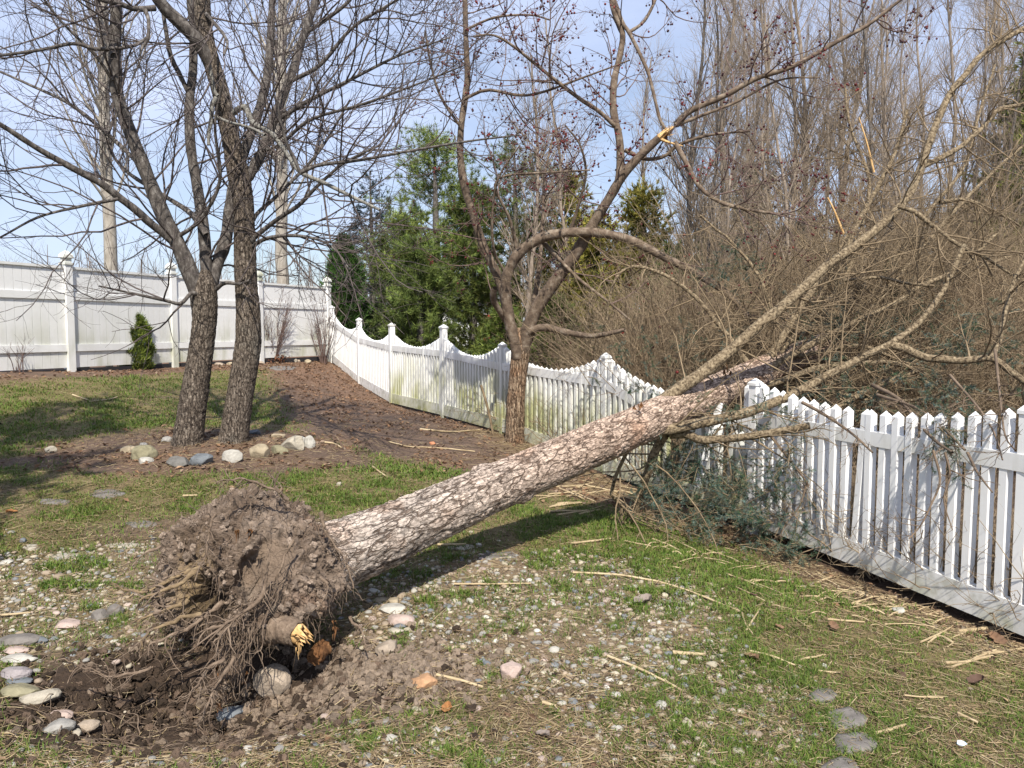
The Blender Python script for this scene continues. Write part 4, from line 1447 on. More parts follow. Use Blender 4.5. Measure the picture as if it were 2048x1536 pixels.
    cs = [(1345, 930, 6.95, 26, 45), (1385, 985, 6.85, 34, 36), (1350, 1010, 6.7, 42, 22), (1430, 1030, 6.5, 50, 22), (1500, 1050, 6.25, 45, 30), (1530, 1000, 6.3, 34, 40), (1565, 1085, 6.1, 28, 16), (1480, 985, 6.4, 34, 34),
          (1510, 830, 6.7, 60, 22), (1300, 985, 6.9, 18, 28), (1400, 905, 7.0, 26, 20), (1560, 960, 6.25, 20, 30)]
    sh1 = green(cs, 19, (0.12, 0.34), G, 1)
    far = [(1720, 680, 8.6, 60, 20), (1790, 650, 9, 60, 25), (1660, 620, 9, 60, 40), (1850, 690, 8.4, 60, 20), (1960, 690, 7.6, 40, 12), (1830, 760, 7.4, 70, 22), (1680, 770, 7.8, 60, 18), (1930, 790, 6.8, 60, 18),
           (1470, 560, 9.2, 40, 40), (1440, 520, 9.3, 30, 30), (1390, 690, 8.8, 60, 40), (1330, 780, 8.2, 25, 20), (1900, 850, 5.3, 20, 12), (1990, 640, 8, 50, 40), (1750, 560, 9.5, 80, 30), (1290, 700, 8.8, 60, 40),
           (1700, 800, 7.2, 50, 12), (1610, 830, 6.9, 30, 10), (1920, 620, 9, 60, 30), (1560, 650, 9.4, 60, 40)]
    sh2 = green(far, 15, (0.12, 0.34), G, 1)
    sh = np.concatenate([sh1, sh2])
    rr = np.full(sh.shape[:2], 0.0035) * np.linspace(1, 0.6, 6)[None]
    sub, subr = grow(sh, rr, len(sh) * 5, (0.07, 0.2), (35, 65), 4, 0.1, 0.0, 0.1, 1.0, 0.8, 0.003, 0.7, G)
    a = Acc()
    V, Q = tubes(sh, rr, 4)
    a.add(V, Q)
    V, Q = tubes(sub, subr, 3)
    a.add(V, Q)
    a.build('needle_shoots', M['twig_spruce'], root, kind='stuff')
    nd = needle_brush(sub, 46, (0.016, 0.028), 0.0038, G, np.array([[0.075, 0.135, 0.105], [0.11, 0.18, 0.15], [0.06, 0.12, 0.06], [0.16, 0.24, 0.215], [0.05, 0.1, 0.06]]))
    nd2 = needle_brush(sh, 50, (0.016, 0.028), 0.0038, G, np.array([[0.075, 0.135, 0.105], [0.11, 0.18, 0.15], [0.06, 0.12, 0.06]]), tmin=0.3)
    nd.add(*[np.concatenate(nd2.V)], T=np.concatenate(nd2.T), C=np.concatenate(nd2.C))
    nd.build('needles', M['needles'], root, kind='stuff', col=True, smooth=False)
    return root, lv


def needle_brush(P, per, L, w, G, pal, tmin=0.0, spread=0.8):
    n = len(P)
    idx = np.repeat(np.arange(n), per)
    t = tmin + (1 - tmin) * G.random(len(idx))
    p, d, _ = interp(P[idx], np.ones(P.shape[:2])[idx], t)
    o = G.normal(size=p.shape)
    o = nrm(o - (o * d).sum(1, keepdims=True) * d)
    dv = nrm(o + d * spread * (0.4 + G.random(len(idx)))[:, None])
    l = (L[0] + (L[1] - L[0]) * G.random(len(idx)))[:, None]
    s = nrm(np.cross(dv, G.normal(size=p.shape))) * w * 0.5
    V = np.stack([p - s, p + s, p + dv * l], 1).reshape(-1, 3)
    T = np.arange(len(V)).reshape(-1, 3)
    k = G.integers(0, len(pal), n)
    c = pal[k][idx] * (0.75 + 0.5 * G.random((len(idx), 1)))
    return Acc().add(V, T=T, C=np.repeat(c, 3, axis=0))


SPRUCE, SPRUCE_LV = spruce()


# ------------------------------------------------------------------ its root ball
def root_ball():
    G = np.random.default_rng(51)
    root = SPRUCE
    ax = nrm(np.array([2.986, 3.1, 0.35]))          # trunk direction
    wv = nrm(np.array([ax[1], -ax[0], 0]))          # across the root plate, towards the camera
    uv = np.cross(wv, ax)
    uv = uv if uv[2] > 0 else -uv
    C0 = at(508, 1150, 4.22)

    def w2(px, py, d):
        return at(px, py, d)
    V0, F0 = ico(7)
    n = V0
    la, lw, lu = n @ ax, n @ wv, n @ uv
    # base shape: flattened drum, wider across and low down, tapering towards the trunk
    low = np.clip(-lu, 0, 1)
    P = (C0 + ax * (la * 0.43)[:, None] + wv * (lw * (0.64 + 0.13 * low) * (1 - 0.12 * la))[:, None]
         + uv * (lu * np.where(lu > 0, 0.42 + 0.05 * fbm(n * 2.2, 2), 0.36))[:, None])
    P[:, 0] -= 0.17 * low
    q = P * 1.0
    warp = np.stack([fbm(q * 4 + 11 * j, 3) for j in range(3)], 1)
    d1 = fbm(q * 2.6, 3) * 0.1
    rough = (np.abs(fbm((q + warp * 0.06) * 11, 5, 0.6)) - 0.2) * 0.09
    g1, g2, c2 = worley((q + warp * 0.05) * 17.0)
    g3, g4, c3 = worley((q + warp * 0.03) * 38.0)
    clod = sstep(0.75, 0.1, g1) * (c2 ** 1.5) * 0.034
    crumb = sstep(0.75, 0.1, g3) * (c3 ** 1.3) * 0.017
    sc = np.stack([P @ ax * 30, P @ wv * 30, P @ uv * 6], 1)
    fib = (np.abs(fbm(sc + warp * 1.8, 4)) - 0.25) * 0.045
    disp = d1 + rough + clod + crumb + fib + fbm(q * 70, 2) * 0.006
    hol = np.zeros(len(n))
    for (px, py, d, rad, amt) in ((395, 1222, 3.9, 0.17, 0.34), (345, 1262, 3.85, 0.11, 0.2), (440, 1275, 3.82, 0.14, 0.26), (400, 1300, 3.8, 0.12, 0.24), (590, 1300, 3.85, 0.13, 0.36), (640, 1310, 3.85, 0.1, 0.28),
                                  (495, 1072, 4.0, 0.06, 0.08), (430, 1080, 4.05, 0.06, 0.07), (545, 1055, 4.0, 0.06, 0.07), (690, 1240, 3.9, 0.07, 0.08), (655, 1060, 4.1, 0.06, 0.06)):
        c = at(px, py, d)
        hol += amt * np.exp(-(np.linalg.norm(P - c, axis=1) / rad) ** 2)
    nn = nrm(ax * (la / 0.43)[:, None] + wv * (lw / 0.66)[:, None] + uv * (lu / 0.42)[:, None])
    P = P + nn * (disp - hol * 0.9)[:, None]
    # smooth slab left by a stone in the middle of the plate
    cam0 = np.array([0, 0, CAMZ])
    dv = P - cam0
    front = (nn * -nrm(dv)).sum(1) > 0.1
    spx = 1024 + FPX * dv[:, 0] / (dv[:, 1] * _cp - dv[:, 2] * _sp)
    spy = 768 - FPX * (dv[:, 1] * _sp + dv[:, 2] * _cp) / (dv[:, 1] * _cp - dv[:, 2] * _sp)
    poly = np.array([(500, 1068), (540, 1074), (592, 1060), (602, 1110), (580, 1180), (540, 1246), (505, 1212), (452, 1172), (446, 1150), (482, 1120)], float)
    jig = 10 * fbm(q * 12, 3)
    sd = np.full(len(P), 1e9)
    for k in range(len(poly)):
        a_, b_ = poly[k], poly[(k + 1) % len(poly)]
        e = b_ - a_
        sd = np.minimum(sd, (e[0] * (spy - a_[1]) - e[1] * (spx - a_[0])) / np.linalg.norm(e))
    slab = sstep(-4, 12, sd + jig) * front
    pc, pn = at(535, 1140, 3.83), nrm(np.array([-0.2, -0.9, 0.4]))
    t = ((pc - cam0) @ pn) / (dv @ pn)
    flat = cam0 + dv * t[:, None] + pn * (fbm(q * 7, 3) * 0.012 + fbm(q * 30, 3) * 0.004)[:, None]
    P = P * (1 - slab[:, None]) + flat * slab[:, None]
    dry, mid, dark, clay = np.array([0.27, 0.21, 0.165]), np.array([0.135, 0.097, 0.071]), np.array([0.035, 0.024, 0.017]), np.array([0.27, 0.195, 0.105])
    k = np.clip(0.45 + 1.6 * fbm(q * 4 + 3, 3) + 9 * rough + 9 * (clod - 0.01) + 8 * fib, 0, 1)[:, None]
    C = mid * (1 - k) + dry * k
    C = C * (0.85 + 0.5 * fbm(q * 26, 3)[:, None])
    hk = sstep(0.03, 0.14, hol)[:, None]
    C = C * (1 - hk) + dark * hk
    ck = (np.exp(-(np.linalg.norm(P - at(385, 1180, 3.95), axis=1) / 0.22) ** 2) * sstep(-0.1, 0.35, fbm(q * 8, 3)))[:, None]
    C = C * (1 - ck) + clay * ck
    rust = (sstep(0.25, 0.5, fbm(q * 3.4 + 40, 3)) * 0.45)[:, None]
    C = C * (1 - rust) + np.array([0.2, 0.12, 0.08]) * rust
    sk = slab[:, None] * 0.9
    pale = sstep(1170, 1225, spy + 0.25 * (535 - spx))[:, None]
    C = C * (1 - sk) + (np.array([0.2, 0.148, 0.108]) * (1 - pale) + np.array([0.3, 0.25, 0.205]) * pale) * (0.95 + 0.3 * fbm(q * 16, 4)[:, None]) * sk
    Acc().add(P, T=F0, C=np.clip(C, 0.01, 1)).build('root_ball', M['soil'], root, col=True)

    # loose clods stuck over it
    a = Acc()
    sel = G.choice(len(P), 1500)
    for j in sel:
        if slab[j] > 0.3 or hol[j] > 0.08:
            continue
        s = 0.004 + 0.018 * G.random() ** 2.4
        Vc, Fc = ICO[2] if s > 0.012 else ICO[1]
        Vc = Vc * (1 + 0.7 * fbm(Vc * 1.6 + G.random(3) * 50, 2)[:, None]) * s * (0.7 + 0.6 * G.random(3))
        a.add(P[j] + nn[j] * s * 0.3 + Vc, T=Fc, C=dry * (0.6 + 0.6 * G.random()))
    a.build('soil_crumbs', M['soil'], root, kind='stuff', col=True, smooth=False)

    # roots
    def rt(path, d0, d1, w0, w1, mat='root', K=22):
        P_, R_ = trace(path, d0, d1, w0, w1, K)
        P_ = P_ + np.stack([fbm(P_ * 13 + j * 5, 3) for j in range(3)], 1) * 0.03
        R_ = R_ * (1 + 0.7 * fbm(P_ * 30, 3)) * np.linspace(1.1, 0.6, len(R_))
        V, Q = tubes(P_[None], R_[None], 8)
        Acc().add(V, Q).build('root', M[mat], root)
        return P_, R_
    S = [rt([(450, 1200), (395, 1245), (350, 1275), (305, 1290), (295, 1310)], 3.75, 3.55, 12, 5),
         rt([(500, 1215), (450, 1245), (410, 1262), (400, 1290)], 3.7, 3.55, 12, 5),
         rt([(535, 1120), (525, 1190), (490, 1225), (440, 1262), (425, 1290)], 3.66, 3.5, 12, 6),
         rt([(400, 1130), (340, 1160), (280, 1182), (225, 1165)], 3.9, 3.7, 13, 6, 'root_yellow'),
         rt([(395, 1140), (330, 1180), (285, 1200), (278, 1215)], 3.8, 3.65, 11, 6, 'root_yellow'),
         rt([(380, 1205), (320, 1225), (285, 1240), (275, 1262)], 3.75, 3.6, 10, 5, 'root_yellow'),
         rt([(400, 1230), (340, 1250), (285, 1275), (280, 1300)], 3.72, 3.55, 10, 5, 'root_yellow'),
         rt([(350, 1190), (315, 1200), (280, 1195)], 3.8, 3.7, 8, 4, 'root_yellow'),
         rt([(450, 1320), (410, 1350), (380, 1390), (372, 1430)], 3.5, 3.4, 7, 4),
         rt([(470, 1310), (445, 1355), (425, 1400), (410, 1430)], 3.55, 3.38, 9, 5),
         rt([(430, 1030), (420, 1090), (405, 1130), (392, 1160)], 3.72, 3.65, 6, 4),
         rt([(575, 995), (540, 975), (495, 960), (440, 958), (436, 968)], 4.0, 3.8, 7, 4),
         rt([(560, 985), (545, 960), (530, 930)], 4.05, 4.0, 5, 2),
         rt([(590, 1080), (570, 1110), (556, 1150), (540, 1200)], 3.74, 3.66, 6, 4),
         rt([(640, 1150), (655, 1180), (640, 1215)], 3.75, 3.7, 7, 4),
         rt([(300, 1330), (250, 1350), (190, 1345), (130, 1320), (100, 1325)], 3.6, 3.5, 6, 4),
         rt([(640, 1020), (650, 1060), (690, 1120), (705, 1180)], 3.95, 3.9, 8, 4),
         rt([(320, 1090), (290, 1110), (270, 1130)], 4.0, 3.9, 7, 4),
         rt([(700, 1230), (725, 1270), (735, 1300)], 3.85, 3.8, 7, 4)]
    # the frayed curtain of roots falling in front of the ball
    a = Acc()
    for _ in range(80):
        t = G.random()
        x0, y0 = 548 - 70 * t + G.normal() * 12, 1170 + 90 * t + G.normal() * 14
        path = [(x0, y0), (x0 - 24 + G.normal() * 9, y0 + 42), (x0 - 44 + G.normal() * 14, y0 + 88 + G.normal() * 20), (x0 - 52 + G.normal() * 20, y0 + 128 + G.normal() * 36)]
        P_, R_ = trace(path, 3.72 + G.normal() * 0.05, 3.6 + G.normal() * 0.06, 3.0 * (0.4 + G.random()), 1.2, 14)
        P_ = P_ + np.stack([fbm(P_ * 14 + j * 5 + t * 9, 2) for j in range(3)], 1) * 0.02
        V, Q = tubes(P_[None], R_[None], 4)
        a.add(V, Q)
    # fine hairs all over the surface
    vis = np.nonzero((nn @ np.array([0.2, -0.9, 0.2]) > -0.35) & (slab < 0.4))[0]
    j = G.choice(vis, 2100)
    P0 = P[j]
    d = nrm(nn[j] * 0.7 + G.normal(size=(len(j), 3)) * 0.7 + np.array([0, 0, -0.25]))
    L = (0.03 + 0.16 * G.random(len(j)) ** 2)
    H = np.zeros((len(j), 6, 3))
    H[:, 0] = P0
    for k_ in range(1, 6):
        d = nrm(d + G.normal(size=d.shape) * 0.35 + np.array([0, 0, -0.22]))
        H[:, k_] = H[:, k_ - 1] + d * (L / 5)[:, None]
    rr = (0.0012 + 0.0022 * G.random(len(j)) ** 2)[:, None] * np.linspace(1, 0.45, 6)[None]
    V, Q = tubes(H, rr, 3)
    a.add(V, Q)
    ch, cr_ = grow(H, rr, 1800, (0.02, 0.08), (30, 80), 4, 0.35, -0.15, 0.2, 1, 0.7, 0.0015, 0.6, G)
    V, Q = tubes(ch, cr_, 3)
    a.add(V, Q)
    SB = stackpoly(S, 22)
    c2_, r2_ = grow(SB[0], SB[1], 46, (0.12, 0.3), (25, 55), 10, 0.22, -0.1, 0.25, 0.9, 0.75, 0.012, 0.25, G)
    V, Q = tubes(c2_, r2_, 6)
    a.add(V, Q)
    ch, cr_ = grow(SB[0], SB[1], 420, (0.04, 0.16), (40, 85), 6, 0.3, -0.12, 0.1, 1, 0.5, 0.003, 0.4, G)
    V, Q = tubes(ch, cr_, 4)
    a.add(V, Q)
    a.build('root_hairs', M['hair'], root, kind='stuff')
    # snapped root with raw splintered end
    P_, R_ = trace([(528, 1262), (560, 1258), (600, 1268)], 3.72, 3.6, 56, 50, 16)
    V, Q, _, _ = solid_trunk(P_, R_, 28, 40, 0.012, (30, 30, 20), 0, 2.0)
    a = Acc().add(V, Q)
    st = a.build('snapped_root', M['root'], root)
    a = Acc()
    e, dr = P_[-1], nrm(P_[-1] - P_[-4])
    splinters(a, e - dr * 0.01, nrm(dr + np.array([0.3, -0.3, -0.5])), R_[-1] * 0.85, 44, 0.07, G)
    splinters(a, e + np.array([0.0, -0.02, -0.03]), nrm(np.array([0.05, -0.1, -1])), 0.02, 5, 0.13, G)
    V, Q = tubes(catmull([e - dr * 0.02, e + dr * 0.012], 4)[None], np.array([[0.05, 0.05, 0.045, 0.02]]), 12)
    a.add(V, Q)
    a.build('splintered_end', M['raw_wood'], st)
    P_, R_ = trace([(646, 1296), (636, 1308), (630, 1316)], 3.92, 3.8, 36, 32, 10)
    V, Q, _, _ = solid_trunk(P_, R_, 24, 20, 0.01, (30, 30, 20), 0, 3.0)
    a = Acc().add(V, Q)
    a.add(np.vstack([V[-24:], P_[-1:]]), T=[(j_, (j_ + 1) % 24, 24) for j_ in range(24)])
    splinters(a, P_[-1], nrm(P_[-1] - P_[0]), 0.04, 14, 0.02, G)
    a.build('rotten_root', M['old_wood'], root)
    a = Acc()
    for px, py in ((668, 1240), (672, 1255), (440, 1405), (472, 1060), (500, 1060), (490, 1345), (432, 1330)):
        b = at(px, py, 3.68)
        splinters(a, b, nrm(np.array([0.1, -0.6, -0.7]) + G.normal(size=3) * 0.3), 0.018, 5, 0.06, G)
    a.build('bark_chips', M['old_wood'], root, kind='stuff')


root_ball()


# ------------------------------------------------------------------ bare trees in the distance
def bare_tree(name, label, px, py0, d, wpx, top, bark, twig, G, group=None, lean=(0, 0), n=(26, 150, 500), asc=(18, 40), L1=(0.8, 2.6), path=None, w_top=0.35, cat='tree', tmin=0.15, rmul=1.0):
    c0 = at(px, py0, d)
    c0[2] = gz(c0[0], c0[1]) - 0.1
    root = thing(name, label, cat, c0, group)
    H = top - c0[2]
    K = 30
    t = np.linspace(0, 1, K)
    if path is None:
        P = np.stack([c0[0] + lean[0] * t + 0.12 * np.sin(t * 5 + px), c0[1] + lean[1] * t, c0[2] + H * t], 1)
        P[:, :2] += np.stack([fbm(P * 0.6 + px, 2), fbm(P * 0.6 + px + 50, 2)], 1) * 0.25 * t[:, None]
    else:
        P, _ = trace(path, d, d, 1, 1, K)
        P[0, 2] = c0[2]
    R = wpx * 0.5 * d / FPX * np.interp(t, [0, 0.04, 0.1, 1], [1.25, 1.08, 1.0, w_top])
    V, Q = tubes(P[None], R[None], 10)
    Acc().add(V, Q).build('trunk', bark, root)
    a = Acc()
    P1, R1 = grow(P[None], R[None], n[0], L1, asc, 9, 0.07, 0.07, tmin, 0.98, 0.42, 0.05, 0.3, G, 0.45)
    V, Q = tubes(P1, R1, 5)
    a.add(V, Q)
    a.build('boughs', bark, root, kind='stuff')
    a = Acc()
    P2, R2 = grow(P1, R1, n[1], (L1[0] * 0.4, L1[1] * 0.5), (20, 45), 6, 0.1, 0.07, 0.1, 1.0, 0.6, 0.014 * rmul, 0.4, G)
    V, Q = tubes(P2, R2, 4)
    a.add(V, Q)
    P3, R3 = grow(P2, R2, n[2], (L1[0] * 0.22, L1[1] * 0.28), (20, 50), 4, 0.12, 0.06, 0.1, 1.0, 0.7, 0.007 * rmul, 0.6, G)
    V, Q = tubes(P3, R3, 3)
    a.add(V, Q)
    a.build('crown', twig, root, kind='stuff')
    return root


ORD = 'first second third fourth fifth sixth seventh eighth ninth tenth eleventh twelfth thirteenth fourteenth fifteenth sixteenth seventeenth eighteenth nineteenth'.split()
ORD += ['twentieth'] + ['twenty-' + o for o in ORD[:9]] + ['thirtieth'] + ['thirty-' + o for o in ORD[:9]]


def distance_trees():
    M['sapling_bark'] = material('tan sapling bark', [(0.3, (0.17, 0.135, 0.11)), (0.55, (0.29, 0.24, 0.195)), (0.75, (0.38, 0.33, 0.28))], 6, stretch=(2, 2, 0.6))
    M['twig_thicket'] = material('tan far twig', [(0.3, (0.19, 0.15, 0.115)), (0.7, (0.34, 0.275, 0.205))], 3)
    G = np.random.default_rng(61)
    bare_tree('poplar_tree', 'tall pale straight trunk behind the board fence, left of both maples', 215, 548, 24, 25, 14, M['poplar_bark'], M['twig_far'], G,
              path=[(224, 640), (222, 545), (221, 500), (219, 440), (213, 342), (209, 240), (208, 160), (210, 100), (206, 0), (204, -150), (206, -300)], n=(44, 260, 900), asc=(22, 42), L1=(1.5, 4.5), w_top=0.5, tmin=0.22)
    bare_tree('poplar_tree', 'tall pale straight trunk behind the board fence, right of the second maple', 565, 555, 26, 25, 15, M['poplar_bark'], M['twig_far'], G,
              path=[(566, 650), (566, 560), (562, 513), (564, 410), (564, 308), (561, 205), (564, 100), (565, 0), (566, -150), (568, -300)], n=(50, 300, 1000), asc=(22, 42), L1=(1.5, 4.8), w_top=0.5, tmin=0.2)
    # saplings right of the crabapple, behind the thicket
    spec = [(1060, 14, 21), (1150, 11, 22), (1385, 15, 17), (1420, 17, 18), (1432, 13, 20), (1475, 12, 19), (1510, 11, 22), (1560, 10, 21), (1612, 15, 16), (1632, 19, 17), (1655, 17, 18), (1688, 14, 18),
            (1722, 12, 20), (1765, 13, 19), (1800, 10, 22), (1845, 12, 20), (1890, 14, 18), (1940, 10, 22), (1985, 13, 19), (2030, 11, 21), (1340, 10, 22), (1270, 10, 24),
            (1400, 9, 15), (1455, 8, 14), (1540, 9, 15), (1590, 10, 14), (1675, 9, 15), (1740, 10, 14), (1785, 8, 15), (1830, 9, 14), (1870, 8, 16), (1915, 9, 15), (1965, 9, 14), (2010, 8, 15)]
    for k, (px, w, d) in enumerate(spec):
        dark = k % 5 == 2
        rank = sorted(q[0] for q in spec).index(px)
        bare_tree('sapling', ORD[rank] + ' bare sapling from the left in the row behind the bramble thicket', px, 650, d, w * 0.8, 8.5 + 2 * G.random(), M['sapling_bark'] if not dark else M['maple_limb'], M['twig_thicket'], G, 'bare saplings behind the thicket',
                  lean=(G.normal() * 0.5, 0), n=(40, 300, 1500) if px > 1300 else (36, 260, 1100), asc=(18, 48), L1=(0.8, 2.6), w_top=0.3, tmin=0.12, rmul=0.8)
    # thin far wood behind everything
    a = Acc()
    n = 420
    X = G.uniform(-48, 46, n)
    Y = G.uniform(52, 78, n)
    keep = np.abs(X / Y) < 0.8
    X, Y = X[keep], Y[keep]
    n = len(X)
    H = G.uniform(4.5, 8.5, n) * np.where(X < 0, 1.0, 1.15)
    t = np.linspace(0, 1, 6)
    P = np.zeros((n, 6, 3))
    P[:, :, 0] = X[:, None] + G.normal(size=(n, 1)) * 0.5 * t
    P[:, :, 1] = Y[:, None]
    P[:, :, 2] = 0.3 + H[:, None] * t
    R = G.uniform(0.04, 0.11, n)[:, None] * np.linspace(1, 0.2, 6)[None]
    V, Q = tubes(P, R, 4)
    a.add(V, Q)
    P1, R1 = grow(P, R, n * 9, (1, 3.2), (18, 42), 5, 0.08, 0.06, 0.25, 1, 0.5, 0.03, 0.3, G)
    V, Q = tubes(P1, R1, 3)
    a.add(V, Q)
    P2, R2 = grow(P1, R1, n * 34, (0.5, 1.5), (18, 45), 4, 0.1, 0.05, 0.2, 1, 0.6, 0.018, 0.5, G)
    V, Q = tubes(P2, R2, 3)
    a.add(V, Q)
    tagit(a.build('far_woods', M['twig_far'], kind='stuff'), 'grey brown bare woodland edge far behind the fences')


distance_trees()


# ------------------------------------------------------------------ evergreens
def evergreen(name, label, px, pytop, d, wpx, kind, pal, G, group=None, pybase=None, dens=1.0, cat='tree'):
    c = at(px, 660, d)
    c[2] = (gz(c[0], c[1]) if pybase is None else at(px, pybase, d)[2]) - 0.05
    top = at(px, pytop, d)[2]
    H = top - c[2]
    Rm = wpx * 0.5 * d / FPX
    root = thing(name, label, cat, c, group)
    K = 12
    t = np.linspace(0, 1, K)
    P = np.stack([c[0] + 0.03 * np.sin(t * 4), c[1] + 0 * t, c[2] + H * 0.97 * t], 1)
    Rt = np.interp(t, [0, 1], [max(0.03, Rm * 0.09), 0.012])
    V, Q = tubes(P[None], Rt[None], 8)
    Acc().add(V, Q).build('trunk', M['maple_limb'], root)
    pal = np.array(pal)
    a = Acc()

    def tris(p, dv, l, w, col):
        s = nrm(np.cross(dv, G.normal(size=p.shape))) * w * 0.5
        if np.ndim(l):
            l = l[:, None]
        V = np.stack([p - s, p + s, p + dv * l], 1).reshape(-1, 3)
        a.add(V, T=np.arange(len(V)).reshape(-1, 3), C=np.repeat(col, 3, axis=0))
    if kind == 'arbor':
        # dense column of upright flat sprays
        n = int(5200 * dens)
        h = G.random(n) ** 0.9
        prof = np.interp(h, [0, 0.08, 0.3, 0.6, 0.85, 1], [0.75, 0.95, 1.0, 0.85, 0.45, 0.03]) * Rm
        th = G.random(n) * 2 * math.pi
        rr = prof * (0.55 + 0.45 * G.random(n) ** 0.4) * (1 + 0.18 * np.sin(th * 3 + h * 19) + 0.12 * np.sin(th * 7 - h * 41))
        p = np.stack([c[0] + rr * np.cos(th), c[1] + rr * np.sin(th), c[2] + 0.03 + h * H * 0.96], 1)
        o = np.stack([np.cos(th), np.sin(th), 0 * th], 1)
        br = 0.65 + 0.7 * sstep(-0.4, 0.5, fbm(p * 3.5 / max(Rm, 0.2) * 0.5, 3))
        for j in range(4):
            dv = nrm(o * (0.45 + 0.3 * j / 4) + np.array([0, 0, 0.8]) + G.normal(size=p.shape) * 0.4)
            col = pal[G.integers(0, len(pal), n)] * br[:, None] * (0.8 + 0.4 * G.random((n, 1)))
            L = np.full(n, Rm * 0.26) * (0.6 + 0.8 * G.random(n))
            tris(p + G.normal(size=p.shape) * Rm * 0.05, dv, L, Rm * 0.075, col)
    else:
        nb = int({'pine': 88, 'spruce': 130, 'cedar': 160}[kind] * dens)
        h = 0.03 + 0.95 * np.sort(G.random(nb))
        if kind == 'pine':
            L = Rm * np.interp(h, [0, 0.2, 0.5, 0.8, 1], [0.8, 1.0, 0.85, 0.45, 0.1]) * (0.65 + 0.5 * G.random(nb))
            rise = 0.25 + 0.5 * h
        elif kind == 'spruce':
            L = Rm * np.interp(h, [0, 0.1, 1], [0.95, 1.0, 0.04]) * (0.75 + 0.35 * G.random(nb))
            rise = -0.18 + 0.4 * h
        else:
            L = Rm * np.interp(h, [0, 0.15, 0.5, 0.85, 1], [0.8, 1.0, 0.85, 0.4, 0.1]) * (0.6 + 0.55 * G.random(nb))
            rise = 0.3 + 0.6 * h
        th = G.random(nb) * 2 * math.pi
        d0 = nrm(np.stack([np.cos(th), np.sin(th), rise], 1))
        B = np.zeros((nb, 7, 3))
        B[:, 0] = np.stack([np.full(nb, c[0]), np.full(nb, c[1]), c[2] + h * H * 0.95], 1)
        dd = d0
        for k in range(1, 7):
            dd = nrm(dd + G.normal(size=dd.shape) * 0.07 + np.array([0, 0, 0.05]))
            B[:, k] = B[:, k - 1] + dd * (L / 6)[:, None]
        BR = (0.006 + 0.012 * L / max(Rm, 0.1))[:, None] * np.linspace(1, 0.3, 7)[None]
        V, Q = tubes(B, BR, 4)
        Acc().add(V, Q).build('boughs', M['maple_limb'], root, kind='stuff')
        S1, SR = grow(B, BR, nb * 7, (Rm * 0.12, Rm * 0.38), (30, 60), 4, 0.12, 0.06, 0.2, 1.0, 0.5, 0.006, 0.5, G, 0.3)
        per = {'pine': 5, 'spruce': 6, 'cedar': 5}[kind]
        idx = np.repeat(np.arange(len(S1)), per)
        tt = G.random(len(idx))
        p, ds, _ = interp(S1[idx], SR[idx], tt)
        bright = (0.75 + 0.95 * G.random(len(S1)))[idx]
        bright *= 0.75 + 0.6 * sstep(-0.35, 0.5, fbm(p * 1.1, 2))
        n = len(p)
        m = {'pine': 11, 'spruce': 7, 'cedar': 7}[kind]
        ll = {'pine': 0.16, 'spruce': 0.09, 'cedar': 0.13}[kind] * (0.7 + 0.3 * min(2, Rm))
        ww = {'pine': 0.018, 'spruce': 0.024, 'cedar': 0.03}[kind]
        spread = {'pine': 0.75, 'spruce': 0.8, 'cedar': 0.55}[kind]
        for j in range(m):
            dv = nrm(ds + G.normal(size=p.shape) * spread + np.array([0, 0, 0.12]))
            col = pal[G.integers(0, len(pal), n)] * bright[:, None] * (0.8 + 0.4 * G.random((n, 1)))
            tris(p, dv, ll * (0.6 + 0.7 * G.random(n)), ww, col)
    a.build('crown', M['needles'], root, col=True, smooth=False, kind='stuff')
    return root


